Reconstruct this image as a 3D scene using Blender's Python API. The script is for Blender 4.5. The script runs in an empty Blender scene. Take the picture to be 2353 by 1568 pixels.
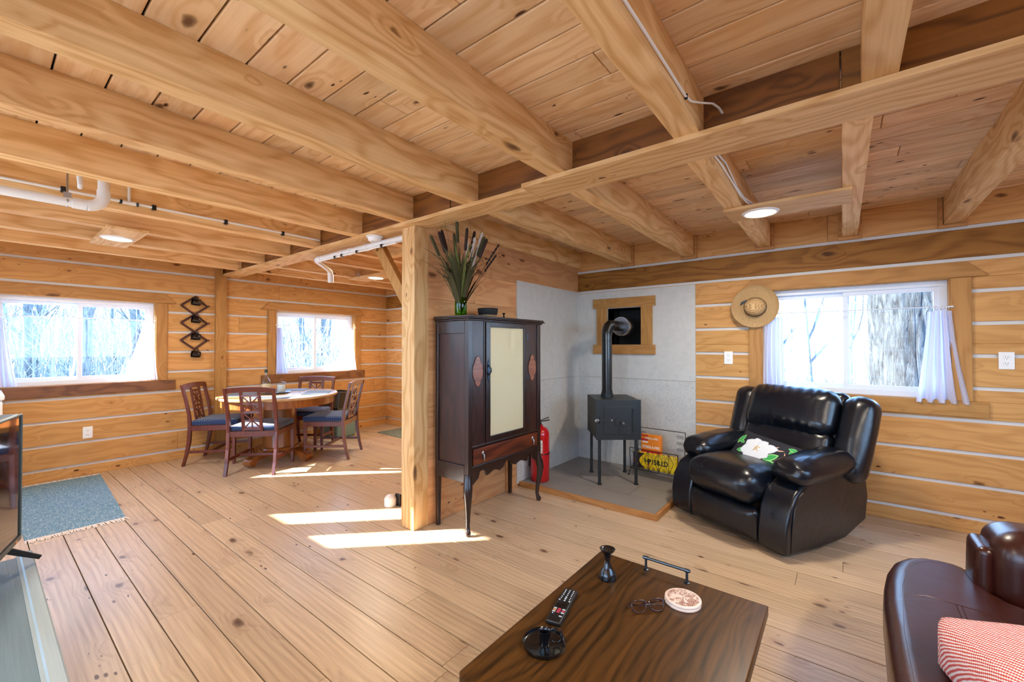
import bpy, math, random
from mathutils import Vector, Matrix
R = random.Random(7)
PI = math.pi
sc = bpy.context.scene
col = sc.collection

# ------------------------------------------------------------------ camera, world, sun, exposure
cd = bpy.data.cameras.new('camera'); cam = bpy.data.objects.new('camera', cd); col.objects.link(cam)
cd.sensor_width = 36; cd.lens = 36 * 968.5 / 2353; cd.clip_start = 0.02; cd.clip_end = 200
cam.location = (0, 0, 1.3)
cam.rotation_euler = (math.radians(90.64), 0, math.radians(38.06))
sc.camera = cam

w = bpy.data.worlds.new('world'); sc.world = w; w.use_nodes = True
nt = w.node_tree; nt.nodes.clear()
tc = nt.nodes.new('ShaderNodeTexCoord'); sp = nt.nodes.new('ShaderNodeSeparateXYZ')
cr = nt.nodes.new('ShaderNodeValToRGB'); bg = nt.nodes.new('ShaderNodeBackground'); wo = nt.nodes.new('ShaderNodeOutputWorld')
nt.links.new(tc.outputs['Generated'], sp.inputs[0]); nt.links.new(sp.outputs[2], cr.inputs[0])
nt.links.new(cr.outputs[0], bg.inputs[0]); nt.links.new(bg.outputs[0], wo.inputs[0])
cr.color_ramp.elements[0].position = 0.0; cr.color_ramp.elements[0].color = (.52, .76, 1, 1)
cr.color_ramp.elements[1].position = 0.6; cr.color_ramp.elements[1].color = (.26, .52, 1, 1)
bg.inputs[1].default_value = 9.0

SUN_AZ, SUN_EL = math.radians(45), math.radians(25)
sl = bpy.data.lights.new('sun', 'SUN'); so = bpy.data.objects.new('sun', sl); col.objects.link(so)
sl.energy = 45; sl.angle = math.radians(.6); sl.color = (1, .93, .82)
d = Vector((math.cos(SUN_AZ) * math.cos(SUN_EL), math.sin(SUN_AZ) * math.cos(SUN_EL), -math.sin(SUN_EL)))
so.rotation_euler = d.to_track_quat('-Z', 'Y').to_euler()
so.location = (-8, -6, 6)

sc.view_settings.view_transform = 'Standard'
sc.view_settings.look = 'None'
sc.view_settings.gamma = 1
sc.view_settings.use_curve_mapping = False
sc.view_settings.exposure = 0.36
sc.cycles.max_bounces = 7; sc.cycles.diffuse_bounces = 4; sc.cycles.glossy_bounces = 3
sc.cycles.transmission_bounces = 5; sc.cycles.transparent_max_bounces = 12
sc.cycles.caustics_reflective = False; sc.cycles.caustics_refractive = False
sc.cycles.use_denoising = True
sc.cycles.use_adaptive_sampling = True; sc.cycles.adaptive_threshold = 0.06; sc.cycles.adaptive_min_samples = 16
sc.cycles.sample_clamp_indirect = 6.0

LAMP_W = 20.0
def lamp_light(x, y, z, power=LAMP_W, size=.17):
    l = bpy.data.lights.new('lamp_light', 'AREA'); l.shape = 'DISK'; l.size = size; l.energy = power
    l.color = (1, .88, .72)
    o = bpy.data.objects.new('lamp_light', l); col.objects.link(o); o.location = (x, y, z)
    return o

# ------------------------------------------------------------------ helpers
def srgb(h):
    h = h.lstrip('#'); c = [int(h[i:i+2], 16) / 255 for i in (0, 2, 4)]
    return tuple(((x + .055) / 1.055) ** 2.4 if x > .04045 else x / 12.92 for x in c) + (1,)

class MB:
    def __init__(s): s.v = []; s.f = []; s.m = []; s.r = []
    def add(s, vs, fs, m=0, r=None):
        n = len(s.v); s.v += [tuple(p) for p in vs]
        if r is None: r = 0.0
        for f in fs:
            s.f.append([i + n for i in f]); s.m.append(m); s.r.append(r)
        return s
    def box(s, x0, y0, z0, x1, y1, z1, m=0, r=None):
        x0, x1 = sorted((x0, x1)); y0, y1 = sorted((y0, y1)); z0, z1 = sorted((z0, z1))
        vs = [(x0,y0,z0),(x1,y0,z0),(x1,y1,z0),(x0,y1,z0),(x0,y0,z1),(x1,y0,z1),(x1,y1,z1),(x0,y1,z1)]
        return s.add(vs, [(0,3,2,1),(4,5,6,7),(0,1,5,4),(1,2,6,5),(2,3,7,6),(3,0,4,7)], m, r)
    def bar(s, p, q, w, h, up=(0,0,1), m=0, r=None, w2=None, h2=None):
        p = Vector(p); q = Vector(q); a = (q - p).normalized(); u = Vector(up)
        sd = a.cross(u)
        if sd.length < 1e-4: sd = a.cross(Vector((1,0,0)))
        sd.normalize(); u = sd.cross(a).normalized()
        w2 = w if w2 is None else w2; h2 = h if h2 is None else h2
        vs = []
        for c, ww, hh in ((p, w, h), (q, w2, h2)):
            for i, j in ((-1,-1),(1,-1),(1,1),(-1,1)): vs.append(c + sd * (i*ww/2) + u * (j*hh/2))
        return s.add(vs, [(0,1,2,3),(7,6,5,4),(0,4,5,1),(1,5,6,2),(2,6,7,3),(3,7,4,0)], m, r)
    def tube(s, pts, rad, n=8, m=0, r=None, closed=False, caps=True, flat=1.0):
        pts = [Vector(p) for p in pts]; k = len(pts)
        rad = [rad] * k if not hasattr(rad, '__len__') else rad
        vs = []; prev = None
        for i, p in enumerate(pts):
            if closed: t = pts[(i+1) % k] - pts[i-1]
            else: t = pts[min(i+1, k-1)] - pts[max(i-1, 0)]
            if t.length < 1e-9: t = Vector((0,0,1))
            t.normalize()
            if prev is None:
                a = Vector((0,0,1)) if abs(t.z) < .9 else Vector((1,0,0))
                u = t.cross(a).normalized()
            else:
                u = prev - t * prev.dot(t)
                u = u.normalized() if u.length > 1e-6 else t.orthogonal().normalized()
            prev = u; v = t.cross(u)
            for j in range(n):
                an = 2*PI*j/n; vs.append(p + u * (math.cos(an) * rad[i]) + v * (math.sin(an) * rad[i] * flat))
        fs = []
        for i in range(k if closed else k-1):
            for j in range(n):
                a = i*n + j; b = i*n + (j+1) % n; c = ((i+1) % k)*n + (j+1) % n; e = ((i+1) % k)*n + j
                fs.append((a, b, c, e))
        if caps and not closed:
            fs.append(tuple(range(n-1, -1, -1))); fs.append(tuple(range((k-1)*n, k*n)))
        return s.add(vs, fs, m, r)
    def lathe(s, prof, c=(0,0,0), n=24, m=0, r=None, M=None):
        vs = []; fs = []; k = len(prof)
        for (rr, z) in prof:
            for j in range(n):
                an = 2*PI*j/n; p = Vector((rr*math.cos(an), rr*math.sin(an), z))
                if M is not None: p = M @ p
                vs.append(p + Vector(c))
        for i in range(k-1):
            for j in range(n): fs.append((i*n+j, i*n+(j+1) % n, (i+1)*n+(j+1) % n, (i+1)*n+j))
        if prof[0][0] > 1e-5: fs.append(tuple(range(n-1, -1, -1)))
        if prof[-1][0] > 1e-5: fs.append(tuple(range((k-1)*n, k*n)))
        return s.add(vs, fs, m, r)
    def prism(s, poly, a, b, f, m=0, r=None):
        """poly: 2d points; f(u,v,t)->3d; extruded t from a to b"""
        n = len(poly)
        vs = [f(u, v, a) for u, v in poly] + [f(u, v, b) for u, v in poly]
        fs = [tuple(range(n-1, -1, -1)), tuple(range(n, 2*n))] + [(i, (i+1) % n, n+(i+1) % n, n+i) for i in range(n)]
        return s.add(vs, fs, m, r)
    def rbox(s, sx, sy, sz, rad, N=8, fn=None, c=(0,0,0), m=0, r=None, K=4):
        def tl(L):
            h = L/2; e = [-h + rad*(1-math.cos(PI/2*i/K)) for i in range(K)]
            q = [-h+rad + (L-2*rad)*i/N for i in range(N+1)]
            return e + q + [-x for x in reversed(e)]
        X, Y, Z = tl(sx), tl(sy), tl(sz); S = (sx, sy, sz); key = {}; vs = []; fs = []
        def vid(p):
            kx = tuple(round(a, 5) for a in p)
            if kx in key: return key[kx]
            inn = [max(-S[i]/2+rad, min(S[i]/2-rad, p[i])) for i in range(3)]
            dd = Vector([p[i]-inn[i] for i in range(3)])
            if dd.length > 1e-9: dd = dd.normalized()*rad
            q = Vector(inn) + dd
            if fn: q = Vector(fn(q))
            vs.append(q + Vector(c)); key[kx] = len(vs)-1
            return key[kx]
        T = (X, Y, Z)
        for ax in range(3):
            a, b = (ax+1) % 3, (ax+2) % 3
            for sg in (-1, 1):
                for i in range(len(T[a])-1):
                    for j in range(len(T[b])-1):
                        q = []
                        for (ii, jj) in ((i,j),(i+1,j),(i+1,j+1),(i,j+1)):
                            p = [0,0,0]; p[ax] = sg*S[ax]/2; p[a] = T[a][ii]; p[b] = T[b][jj]; q.append(vid(p))
                        if sg < 0: q.reverse()
                        if len(set(q)) > 2: fs.append(tuple(dict.fromkeys(q)))
        return s.add(vs, fs, m, r)
    def loft(s, secs, m=0, r=None):
        """secs: list of (x, y, z, wx, wy) rectangles stacked along z"""
        vs = []; k = len(secs)
        for x, y, z, wx, wy in secs:
            for i, j in ((-1,-1),(1,-1),(1,1),(-1,1)): vs.append((x+i*wx/2, y+j*wy/2, z))
        fs = [(3,2,1,0), tuple((k-1)*4+i for i in range(4))] + [(q*4+i, q*4+(i+1)%4, q*4+4+(i+1)%4, q*4+4+i) for q in range(k-1) for i in range(4)]
        return s.add(vs, fs, m, r)
    def xform(s, M, start=0):
        for i in range(start, len(s.v)): s.v[i] = tuple(M @ Vector(s.v[i]))
        return s

def ob(name, mb, mats, parent=None, label=None, cat=None, group=None, kind=None, smooth=None, bevel=0, subsurf=0, loc=None, rotz=None):
    me = bpy.data.meshes.new(name); me.from_pydata(mb.v, [], mb.f)
    if not isinstance(mats, (list, tuple)): mats = [mats]
    for m in mats: me.materials.append(m)
    me.polygons.foreach_set('material_index', mb.m)
    at = me.attributes.new('rnd', 'FLOAT', 'FACE'); at.data.foreach_set('value', mb.r)
    if smooth is not None:
        me.polygons.foreach_set('use_smooth', [True]*len(mb.f))
        if smooth < 180: me.set_sharp_from_angle(angle=math.radians(smooth))
    me.update()
    o = bpy.data.objects.new(name, me); col.objects.link(o)
    if parent: o.parent = parent
    if loc: o.location = loc
    if rotz is not None: o.rotation_euler = (0, 0, rotz)
    if bevel:
        b = o.modifiers.new('bevel', 'BEVEL'); b.width = bevel; b.segments = 2; b.limit_method = 'ANGLE'; b.angle_limit = math.radians(40)
        b.harden_normals = False
    if subsurf:
        b = o.modifiers.new('sub', 'SUBSURF'); b.levels = subsurf; b.render_levels = subsurf
    if label: o['label'] = label
    if cat: o['category'] = cat
    if group: o['group'] = group
    if kind: o['kind'] = kind
    return o

def thing(name, label, cat, loc=(0,0,0), rotz=0, group=None, kind=None):
    o = bpy.data.objects.new(name, None); col.objects.link(o); o.empty_display_size = .1
    o.location = loc; o.rotation_euler = (0, 0, rotz)
    if label: o['label'] = label
    if cat: o['category'] = cat
    if group: o['group'] = group
    if kind: o['kind'] = kind
    return o

def copy_tree(o, parent=None):
    c = o.copy(); col.objects.link(c); c.parent = parent
    for ch in list(o.children): copy_tree(ch, c)
    return c

# ------------------------------------------------------------------ materials
def newmat(name):
    m = bpy.data.materials.new(name); m.use_nodes = True
    n = m.node_tree; b = n.nodes['Principled BSDF']
    return m, n, b
def N(n, t, **k):
    x = n.nodes.new(t)
    for a, v in k.items(): setattr(x, a, v)
    return x
def math_(n, op, a, b=None, c=None, clamp=False):
    x = N(n, 'ShaderNodeMath', operation=op); x.use_clamp = clamp
    for i, v in enumerate((a, b, c)):
        if v is None: continue
        if hasattr(v, 'is_output'): n.links.new(v, x.inputs[i])
        else: x.inputs[i].default_value = v
    return x.outputs[0]
def mixc(n, fac, a, b, mode='MIX'):
    x = N(n, 'ShaderNodeMix', data_type='RGBA', blend_type=mode)
    for i, v in ((0, fac), (6, a), (7, b)):
        if hasattr(v, 'is_output'): n.links.new(v, x.inputs[i])
        else: x.inputs[i].default_value = v
    return x.outputs[2]
def ramp(n, fac, stops):
    x = N(n, 'ShaderNodeValToRGB'); e = x.color_ramp.elements
    while len(e) < len(stops): e.new(.5)
    for i, (p, c) in enumerate(stops): e[i].position = p; e[i].color = c
    n.links.new(fac, x.inputs[0]); return x.outputs[0]
def noise(n, vec, scale, detail=3, rough=.5, dist=0):
    x = N(n, 'ShaderNodeTexNoise'); x.inputs['Scale'].default_value = scale; x.inputs['Detail'].default_value = detail
    x.inputs['Roughness'].default_value = rough; x.inputs['Distortion'].default_value = dist
    n.links.new(vec, x.inputs['Vector']); return x.outputs[0]
def bump(n, b, h, strength, dist=.01):
    x = N(n, 'ShaderNodeBump'); x.inputs['Strength'].default_value = strength; x.inputs['Distance'].default_value = dist
    n.links.new(h, x.inputs['Height']); n.links.new(x.outputs[0], b.inputs['Normal'])

def plain(name, hexc, rough=.5, metal=0, bmp=0, bscale=60, coat=0, var=0, emit=None, spec=None):
    m, n, b = newmat(name); c = srgb(hexc)
    b.inputs['Base Color'].default_value = c; b.inputs['Roughness'].default_value = rough; b.inputs['Metallic'].default_value = metal
    b.inputs['Coat Weight'].default_value = coat
    if spec is not None: b.inputs['Specular IOR Level'].default_value = spec
    t = N(n, 'ShaderNodeTexCoord').outputs['Object']
    nz = noise(n, t, bscale, 3)
    if var:
        d = tuple(x*(1-var) for x in c[:3]) + (1,); l = tuple(min(1, x*(1+var)) for x in c[:3]) + (1,)
        n.links.new(mixc(n, noise(n, t, bscale*.15, 4), d, l), b.inputs['Base Color'])
    else:
        l = tuple(min(1, x*1.06) for x in c[:3]) + (1,)
        n.links.new(mixc(n, nz, c, l), b.inputs['Base Color'])
    if bmp: bump(n, b, nz, bmp, .004)
    if emit: b.inputs['Emission Color'].default_value = srgb(emit[0]); b.inputs['Emission Strength'].default_value = emit[1]
    return m

def wood(name, light, dark, axis='X', knot=.35, rough=.5, rings=16, ringmix=.5, fine=.5, vary=.18, knotc='#4a2410', spec=.5, kscale=1.0, coat=0, bmp=.12, blotch=.0, blotchc='#7a5a28', worn=0, wave=5.5, pins=0, pinsz=1.0):
    m, n, b = newmat(name)
    t = N(n, 'ShaderNodeTexCoord').outputs['Object']
    at = N(n, 'ShaderNodeAttribute', attribute_name='rnd').outputs['Fac']
    oi = N(n, 'ShaderNodeObjectInfo').outputs['Random']
    rn = math_(n, 'FRACT', math_(n, 'ADD', at, math_(n, 'MULTIPLY', oi, .37)))
    s = N(n, 'ShaderNodeSeparateXYZ'); n.links.new(t, s.inputs[0])
    idx = {'X': (0,1,2), 'Y': (1,0,2), 'Z': (2,0,1)}[axis]
    L, A, B = [s.outputs[i] for i in idx]
    L = math_(n, 'ADD', L, math_(n, 'MULTIPLY', rn, 31.7)); A0 = A
    A = math_(n, 'ADD', A, math_(n, 'MULTIPLY', rn, 5.3))
    def comb(a, b_, c):
        x = N(n, 'ShaderNodeCombineXYZ')
        for i, v in enumerate((a, b_, c)): n.links.new(v, x.inputs[i])
        return x.outputs[0]
    # knots
    vk = comb(math_(n, 'MULTIPLY', L, 3.2*kscale), math_(n, 'MULTIPLY', A, 6.5*kscale), math_(n, 'MULTIPLY', B, 6.5*kscale))
    wv = N(n, 'ShaderNodeVectorMath', operation='ADD')
    nn = N(n, 'ShaderNodeTexNoise'); nn.inputs['Scale'].default_value = 3; n.links.new(vk, nn.inputs['Vector'])
    sc2 = N(n, 'ShaderNodeVectorMath', operation='SCALE'); n.links.new(nn.outputs['Color'], sc2.inputs[0]); sc2.inputs['Scale'].default_value = .22
    n.links.new(vk, wv.inputs[0]); n.links.new(sc2.outputs[0], wv.inputs[1])
    vo = N(n, 'ShaderNodeTexVoronoi'); vo.inputs['Scale'].default_value = 1; n.links.new(wv.outputs[0], vo.inputs['Vector'])
    sepc = N(n, 'ShaderNodeSeparateColor'); n.links.new(vo.outputs['Color'], sepc.inputs[0])
    pres = math_(n, 'LESS_THAN', sepc.outputs[0], knot)
    rad = math_(n, 'MULTIPLY_ADD', sepc.outputs[1], .14, .05)
    q = math_(n, 'DIVIDE', vo.outputs['Distance'], rad)
    km = math_(n, 'MULTIPLY', pres, math_(n, 'SUBTRACT', 1, math_(n, 'SMOOTH_MIN', 1, math_(n, 'POWER', q, 3), .3)), clamp=True)
    kw = math_(n, 'MULTIPLY', pres, math_(n, 'SUBTRACT', 1, math_(n, 'MULTIPLY', q, .28), clamp=True), clamp=True)
    # rings
    nl = noise(n, comb(math_(n, 'MULTIPLY', L, .9), math_(n, 'MULTIPLY', A, 3.5), math_(n, 'MULTIPLY', B, 3.5)), 1.6, 2, .5)
    ph = math_(n, 'ADD', math_(n, 'MULTIPLY', math_(n, 'ADD', A, math_(n, 'MULTIPLY', B, .8)), rings), math_(n, 'MULTIPLY', nl, wave))
    ph = math_(n, 'ADD', ph, math_(n, 'MULTIPLY', kw, 2.2))
    rg = math_(n, 'POWER', math_(n, 'MULTIPLY_ADD', math_(n, 'SINE', math_(n, 'MULTIPLY', ph, 2*PI)), .5, .5), 1.8)
    fn = noise(n, comb(math_(n, 'MULTIPLY', L, 2.0), math_(n, 'MULTIPLY', A, 70), math_(n, 'MULTIPLY', B, 70)), 1.0, 3, .6)
    fac = math_(n, 'ADD', math_(n, 'MULTIPLY', rg, ringmix), math_(n, 'MULTIPLY', math_(n, 'SUBTRACT', fn, .35), fine*1.6), clamp=True)
    c = mixc(n, fac, srgb(light), srgb(dark))
    big = noise(n, comb(math_(n, 'MULTIPLY', L, 1.1), math_(n, 'MULTIPLY', A, 5), math_(n, 'MULTIPLY', B, 5)), 1.0, 3, .5)
    if blotch:
        c = mixc(n, math_(n, 'MULTIPLY', math_(n, 'SUBTRACT', big, .45, clamp=True), blotch*4, clamp=True), c, srgb(blotchc))
    hs = N(n, 'ShaderNodeHueSaturation')
    n.links.new(c, hs.inputs['Color'])
    n.links.new(math_(n, 'MULTIPLY_ADD', math_(n, 'SUBTRACT', rn, .5), vary*2, 1.0), hs.inputs['Value'])
    n.links.new(math_(n, 'MULTIPLY_ADD', math_(n, 'FRACT', math_(n, 'MULTIPLY', rn, 7.3)), .004, .498), hs.inputs['Hue'])
    c = mixc(n, math_(n, 'MULTIPLY', kw, .35), hs.outputs[0], srgb(dark))
    c = mixc(n, math_(n, 'MULTIPLY', km, .88), c, srgb(knotc))
    if pins:
        vp = N(n, 'ShaderNodeTexVoronoi'); vp.inputs['Scale'].default_value = 1
        n.links.new(comb(math_(n, 'MULTIPLY', L, 13), math_(n, 'MULTIPLY', A, 34), math_(n, 'MULTIPLY', B, 34)), vp.inputs['Vector'])
        cl = noise(n, comb(math_(n, 'MULTIPLY', L, 2.3), math_(n, 'MULTIPLY', A, 5), math_(n, 'MULTIPLY', B, 5)), 1.0, 2, .5)
        sp2 = N(n, 'ShaderNodeSeparateColor'); n.links.new(vp.outputs['Color'], sp2.inputs[0])
        pm_ = math_(n, 'MULTIPLY', math_(n, 'GREATER_THAN', cl, 1-pins), math_(n, 'LESS_THAN', sp2.outputs[0], .55))
        pk_ = math_(n, 'MULTIPLY', pm_, math_(n, 'SUBTRACT', 1, math_(n, 'DIVIDE', vp.outputs['Distance'], math_(n, 'MULTIPLY_ADD', sp2.outputs[1], .30*pinsz, .12*pinsz)), clamp=True))
        c = mixc(n, math_(n, 'MULTIPLY', pk_, 2.2, clamp=True), c, srgb(knotc))
    if worn:
        wn = noise(n, t, 30, 6, .7)
        c = mixc(n, math_(n, 'GREATER_THAN', wn, 1-worn), c, srgb('#c9a877'))
    n.links.new(c, b.inputs['Base Color'])
    b.inputs['Roughness'].default_value = rough; b.inputs['Specular IOR Level'].default_value = spec; b.inputs['Coat Weight'].default_value = coat
    b.inputs['Coat Roughness'].default_value = .25
    if bmp > .14: bump(n, b, fn, bmp, .0015)
    return m

M = {}
for ax in 'XYZ':
    M['pine'+ax] = wood('joist_pine_'+ax, '#efc88f', '#c99250', ax, knot=.28, vary=.10, rough=.65, rings=14, spec=.3, ringmix=.5, fine=.7)
    M['trim'+ax] = wood('trim_pine_'+ax, '#c08d50', '#9c6a34', ax, knot=.25, vary=.10, rough=.55, rings=14, ringmix=.4, spec=.3)
    M['sill'+ax] = wood('sill_pine_'+ax, '#8a5a33', '#603518', ax, knot=.3, vary=.1, rough=.45, rings=10, ringmix=.7)
M['log'] = {ax: wood('wall_log_'+ax, '#d29e60', '#ae763a', ax, pins=.36, knot=.5, kscale=1.35, vary=.10, rough=.6, rings=15, ringmix=.38, spec=.3, knotc='#552a10') for ax in 'XY'}
M['logdark'] = wood('wall_log_dark', '#a3702f', '#774814', 'X', knot=.3, vary=.06, rough=.6, rings=9, ringmix=.6, spec=.3, worn=.27)
M['girder'] = wood('girder_wood', '#8b5720', '#5c330f', 'X', knot=.3, vary=.15, rough=.6, rings=8, ringmix=.7)
M['ceil'] = wood('ceiling_pine', '#f1d0a4', '#d6a46c', 'X', knot=.55, vary=.13, rough=.6, rings=8, ringmix=.45, fine=.6, kscale=1.2, pins=.42, spec=.3, knotc='#4f2a14')
M['part'] = wood('partition_pine', '#dca673', '#b8794a', 'Y', pins=.36, knot=.35, vary=.14, rough=.6, rings=8, ringmix=.4, spec=.3, knotc='#5a2d16')
M['floor'] = wood('floor_pine', '#cfb798', '#8f7156', 'X', knot=.5, vary=.10, rough=.34, rings=34, wave=2.2, ringmix=.22, fine=.75, pins=.40, pinsz=.75, knotc='#4a2a1c', bmp=.15, kscale=1.25)
M['edge'] = wood('hearth_edging', '#c98f50', '#a76b30', 'X', knot=.1, rough=.5)
M['edgeY'] = wood('hearth_edging_side', '#c98f50', '#a76b30', 'Y', knot=.1, rough=.5)
M['dark'] = wood('dark_stained_wood', '#5c3b18', '#1e1308', 'Y', knot=.12, rough=.3, rings=30, wave=9, ringmix=.38, fine=1.0, vary=.0, knotc='#8a4a1c', coat=0, spec=.4, kscale=.7)
M['mahog'] = wood('mahogany', '#6b2c18', '#451507', 'Z', knot=0, rough=.35, rings=8, ringmix=.3, vary=.05, coat=.3, bmp=.03)
M['cabz'] = wood('cabinet_wood', '#2c1611', '#120908', 'Z', knot=0, rough=.32, rings=7, ringmix=.5, vary=.05, coat=.35, bmp=.03)
M['caby'] = wood('cabinet_veneer', '#3b201a', '#1f0f0d', 'Z', knot=0, rough=.35, rings=6, ringmix=.6, vary=.05, coat=.3, bmp=.03)
M['cabd'] = wood('drawer_veneer', '#6b2f18', '#2b0f0a', 'Y', knot=0, rough=.35, rings=5, ringmix=.6, vary=.05, coat=.3, bmp=.03)
M['inlay'] = wood('burl_inlay', '#9a6048', '#6a3a26', 'Y', knot=0, rough=.35, rings=20, ringmix=.4, coat=.3)
M['tabl'] = wood('table_oak', '#a8652c', '#7a3f14', 'Z', knot=0, rough=.3, rings=8, ringmix=.5, coat=.4)
M['tabtop'] = wood('tabletop_oak', '#c9a67c', '#a98254', 'Y', knot=0, rough=.18, rings=8, ringmix=.4, coat=.5)
M['chink'] = plain('chinking', '#d5d3cf', .85, bmp=.1, bscale=40)
M['vinyl'] = plain('white_vinyl', '#dfe6f2', .35)
M['white'] = plain('white_plastic', '#ececea', .35)
M['pvc'] = plain('pvc', '#e6e6e2', .3)
M['black'] = plain('black_plastic', '#121315', .4)
M['steel'] = plain('galvanised_steel', '#a5aab0', .3, metal=1)
M['chrome'] = plain('chrome', '#d5dde5', .15, metal=1)
M['darkmetal'] = plain('dark_metal', '#3a4550', .3, metal=1)
M['gun'] = plain('gunmetal', '#55606a', .38, metal=1)
M['blackgloss'] = plain('black_gloss', '#0b0d12', .24, coat=.5)
M['stove'] = plain('stove_black', '#1c2226', .42, bmp=.04, bscale=200)
M['pipe'] = plain('stovepipe_black', '#14181b', .28, coat=.3)
M['iron'] = plain('wrought_iron', '#15171a', .5)
M['leather'] = None
M['red'] = plain('extinguisher_red', '#c4101a', .25, coat=.5)
M['paper'] = plain('paper', '#eceae6', .6)
M['flatblack'] = plain('flat_black', '#0a0b0c', .7)  # plain black for the flue lining and the backing between ceiling boards
M['tvgrey'] = plain('tv_frame_grey', '#5d6a6b', .4, metal=.3)
M['gsta'] = None
M['straw'] = None

def leather(name, hexc, hex2, rough=.3, bs=.25, wr=6):
    m, n, b = newmat(name)
    t = N(n, 'ShaderNodeTexCoord').outputs['Object']
    a = noise(n, t, 5, 3); c = mixc(n, a, srgb(hexc), srgb(hex2)); n.links.new(c, b.inputs['Base Color'])
    b.inputs['Roughness'].default_value = rough; b.inputs['Coat Weight'].default_value = .2; b.inputs['Coat Roughness'].default_value = .25
    w1 = noise(n, t, wr, 3, .5, .8)
    v = N(n, 'ShaderNodeTexVoronoi'); v.inputs['Scale'].default_value = 260; n.links.new(t, v.inputs['Vector'])
    h = math_(n, 'ADD', math_(n, 'MULTIPLY', w1, 1.0), math_(n, 'MULTIPLY', v.outputs['Distance'], .03))
    bump(n, b, h, bs, .03)
    return m
M['leather'] = leather('black_leather', '#070b13', '#0b121d', .30, .12, 8)
M['brown'] = leather('brown_leather', '#43190f', '#2a0e0b', .32, .08, 5)

# coarse fabric and patterned materials
def fabric(name, c1, c2, scale=400, kind='dots'):
    m, n, b = newmat(name)
    t = N(n, 'ShaderNodeTexCoord').outputs['Object']
    v = N(n, 'ShaderNodeTexVoronoi'); v.inputs['Scale'].default_value = scale; v.inputs['Randomness'].default_value = 0; v.voronoi_dimensions = '2D'
    n.links.new(t, v.inputs['Vector'])
    f = math_(n, 'LESS_THAN', v.outputs['Distance'], .13)
    n.links.new(mixc(n, f, srgb(c1), srgb(c2)), b.inputs['Base Color'])
    b.inputs['Roughness'].default_value = .8; b.inputs['Sheen Weight'].default_value = .3
    bump(n, b, noise(n, t, 300, 2), .2, .002)
    return m
M['navy'] = fabric('navy_dotted_fabric', '#16335c', '#9fb0c8', 45)

def rug_mat(name, c1, c2, c3):
    m, n, b = newmat(name)
    t = N(n, 'ShaderNodeTexCoord').outputs['Object']
    a = noise(n, t, 26, 5, .75); s = N(n, 'ShaderNodeMapping'); s.inputs['Scale'].default_value = (1, 6, 1); n.links.new(t, s.inputs[0])
    a2 = noise(n, s.outputs[0], 20, 4, .7)
    c = mixc(n, ramp_f(n, a, .42, .58), srgb(c1), srgb(c2)); c = mixc(n, ramp_f(n, a2, .5, .62), c, srgb(c3))
    n.links.new(c, b.inputs['Base Color']); b.inputs['Roughness'].default_value = .95
    bump(n, b, noise(n, t, 220, 2), .5, .004)
    return m
def ramp_f(n, f, lo, hi):
    x = N(n, 'ShaderNodeMapRange'); x.inputs[1].default_value = lo; x.inputs[2].default_value = hi
    n.links.new(f, x.inputs[0]); return x.outputs[0]
M['rug'] = rug_mat('blue_rug', '#577f95', '#7091a3', '#93aab5')
M['mat'] = rug_mat('green_mat', '#5f6b60', '#7e8a7d', '#6a766b')
M['fringe'] = plain('fringe_cream', '#e2d6cb', .9)
M['cement'] = None
def cement():
    m, n, b = newmat('cement_board')
    t = N(n, 'ShaderNodeTexCoord').outputs['Object']
    s = N(n, 'ShaderNodeSeparateXYZ'); n.links.new(t, s.inputs[0])
    a = noise(n, t, 14, 6, .7); f2 = noise(n, t, 90, 3, .6)
    low = math_(n, 'LESS_THAN', s.outputs[2], .965)
    c = mixc(n, math_(n, 'MULTIPLY', ramp_f(n, a, .42, .75), .35), srgb('#cdcdc9'), srgb('#a9adae'))
    c = mixc(n, math_(n, 'MULTIPLY', low, math_(n, 'MULTIPLY', ramp_f(n, f2, .5, .65), .5)), c, srgb('#9fa4a5'))
    n.links.new(c, b.inputs['Base Color']); b.inputs['Roughness'].default_value = .8
    bump(n, b, f2, .15, .003)
    return m
M['cement'] = cement()
M['tile'] = plain('slate_grey_tile', '#8a8580', .4, var=.16, bscale=30, bmp=.05)
M['grout'] = plain('grout', '#6e6a66', .8)
def glassmat(name, tint=(1,1,1,1), refl=.08):
    m = bpy.data.materials.new(name); m.use_nodes = True; n = m.node_tree; n.nodes.clear()
    o = N(n, 'ShaderNodeOutputMaterial'); mx = N(n, 'ShaderNodeMixShader'); tr = N(n, 'ShaderNodeBsdfTransparent'); g = N(n, 'ShaderNodeBsdfGlossy')
    tr.inputs[0].default_value = tint; g.inputs['Roughness'].default_value = .02
    f = N(n, 'ShaderNodeLayerWeight'); f.inputs[0].default_value = .5
    n.links.new(math_(n, 'MULTIPLY_ADD', math_(n, 'POWER', f.outputs['Facing'], 4), .6, .04), mx.inputs[0]); n.links.new(tr.outputs[0], mx.inputs[1]); n.links.new(g.outputs[0], mx.inputs[2]); n.links.new(mx.outputs[0], o.inputs[0])
    return m
M['pane'] = glassmat('window_glass', (.97, .985, 1, 1))
M['clear'] = glassmat('clear_glass', (.93, .96, .97, 1))
M['greenglass'] = glassmat('green_glass', (.42, .72, .05, 1))
M['lens'] = glassmat('lens_glass', (.92, .86, .9, 1))
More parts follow.
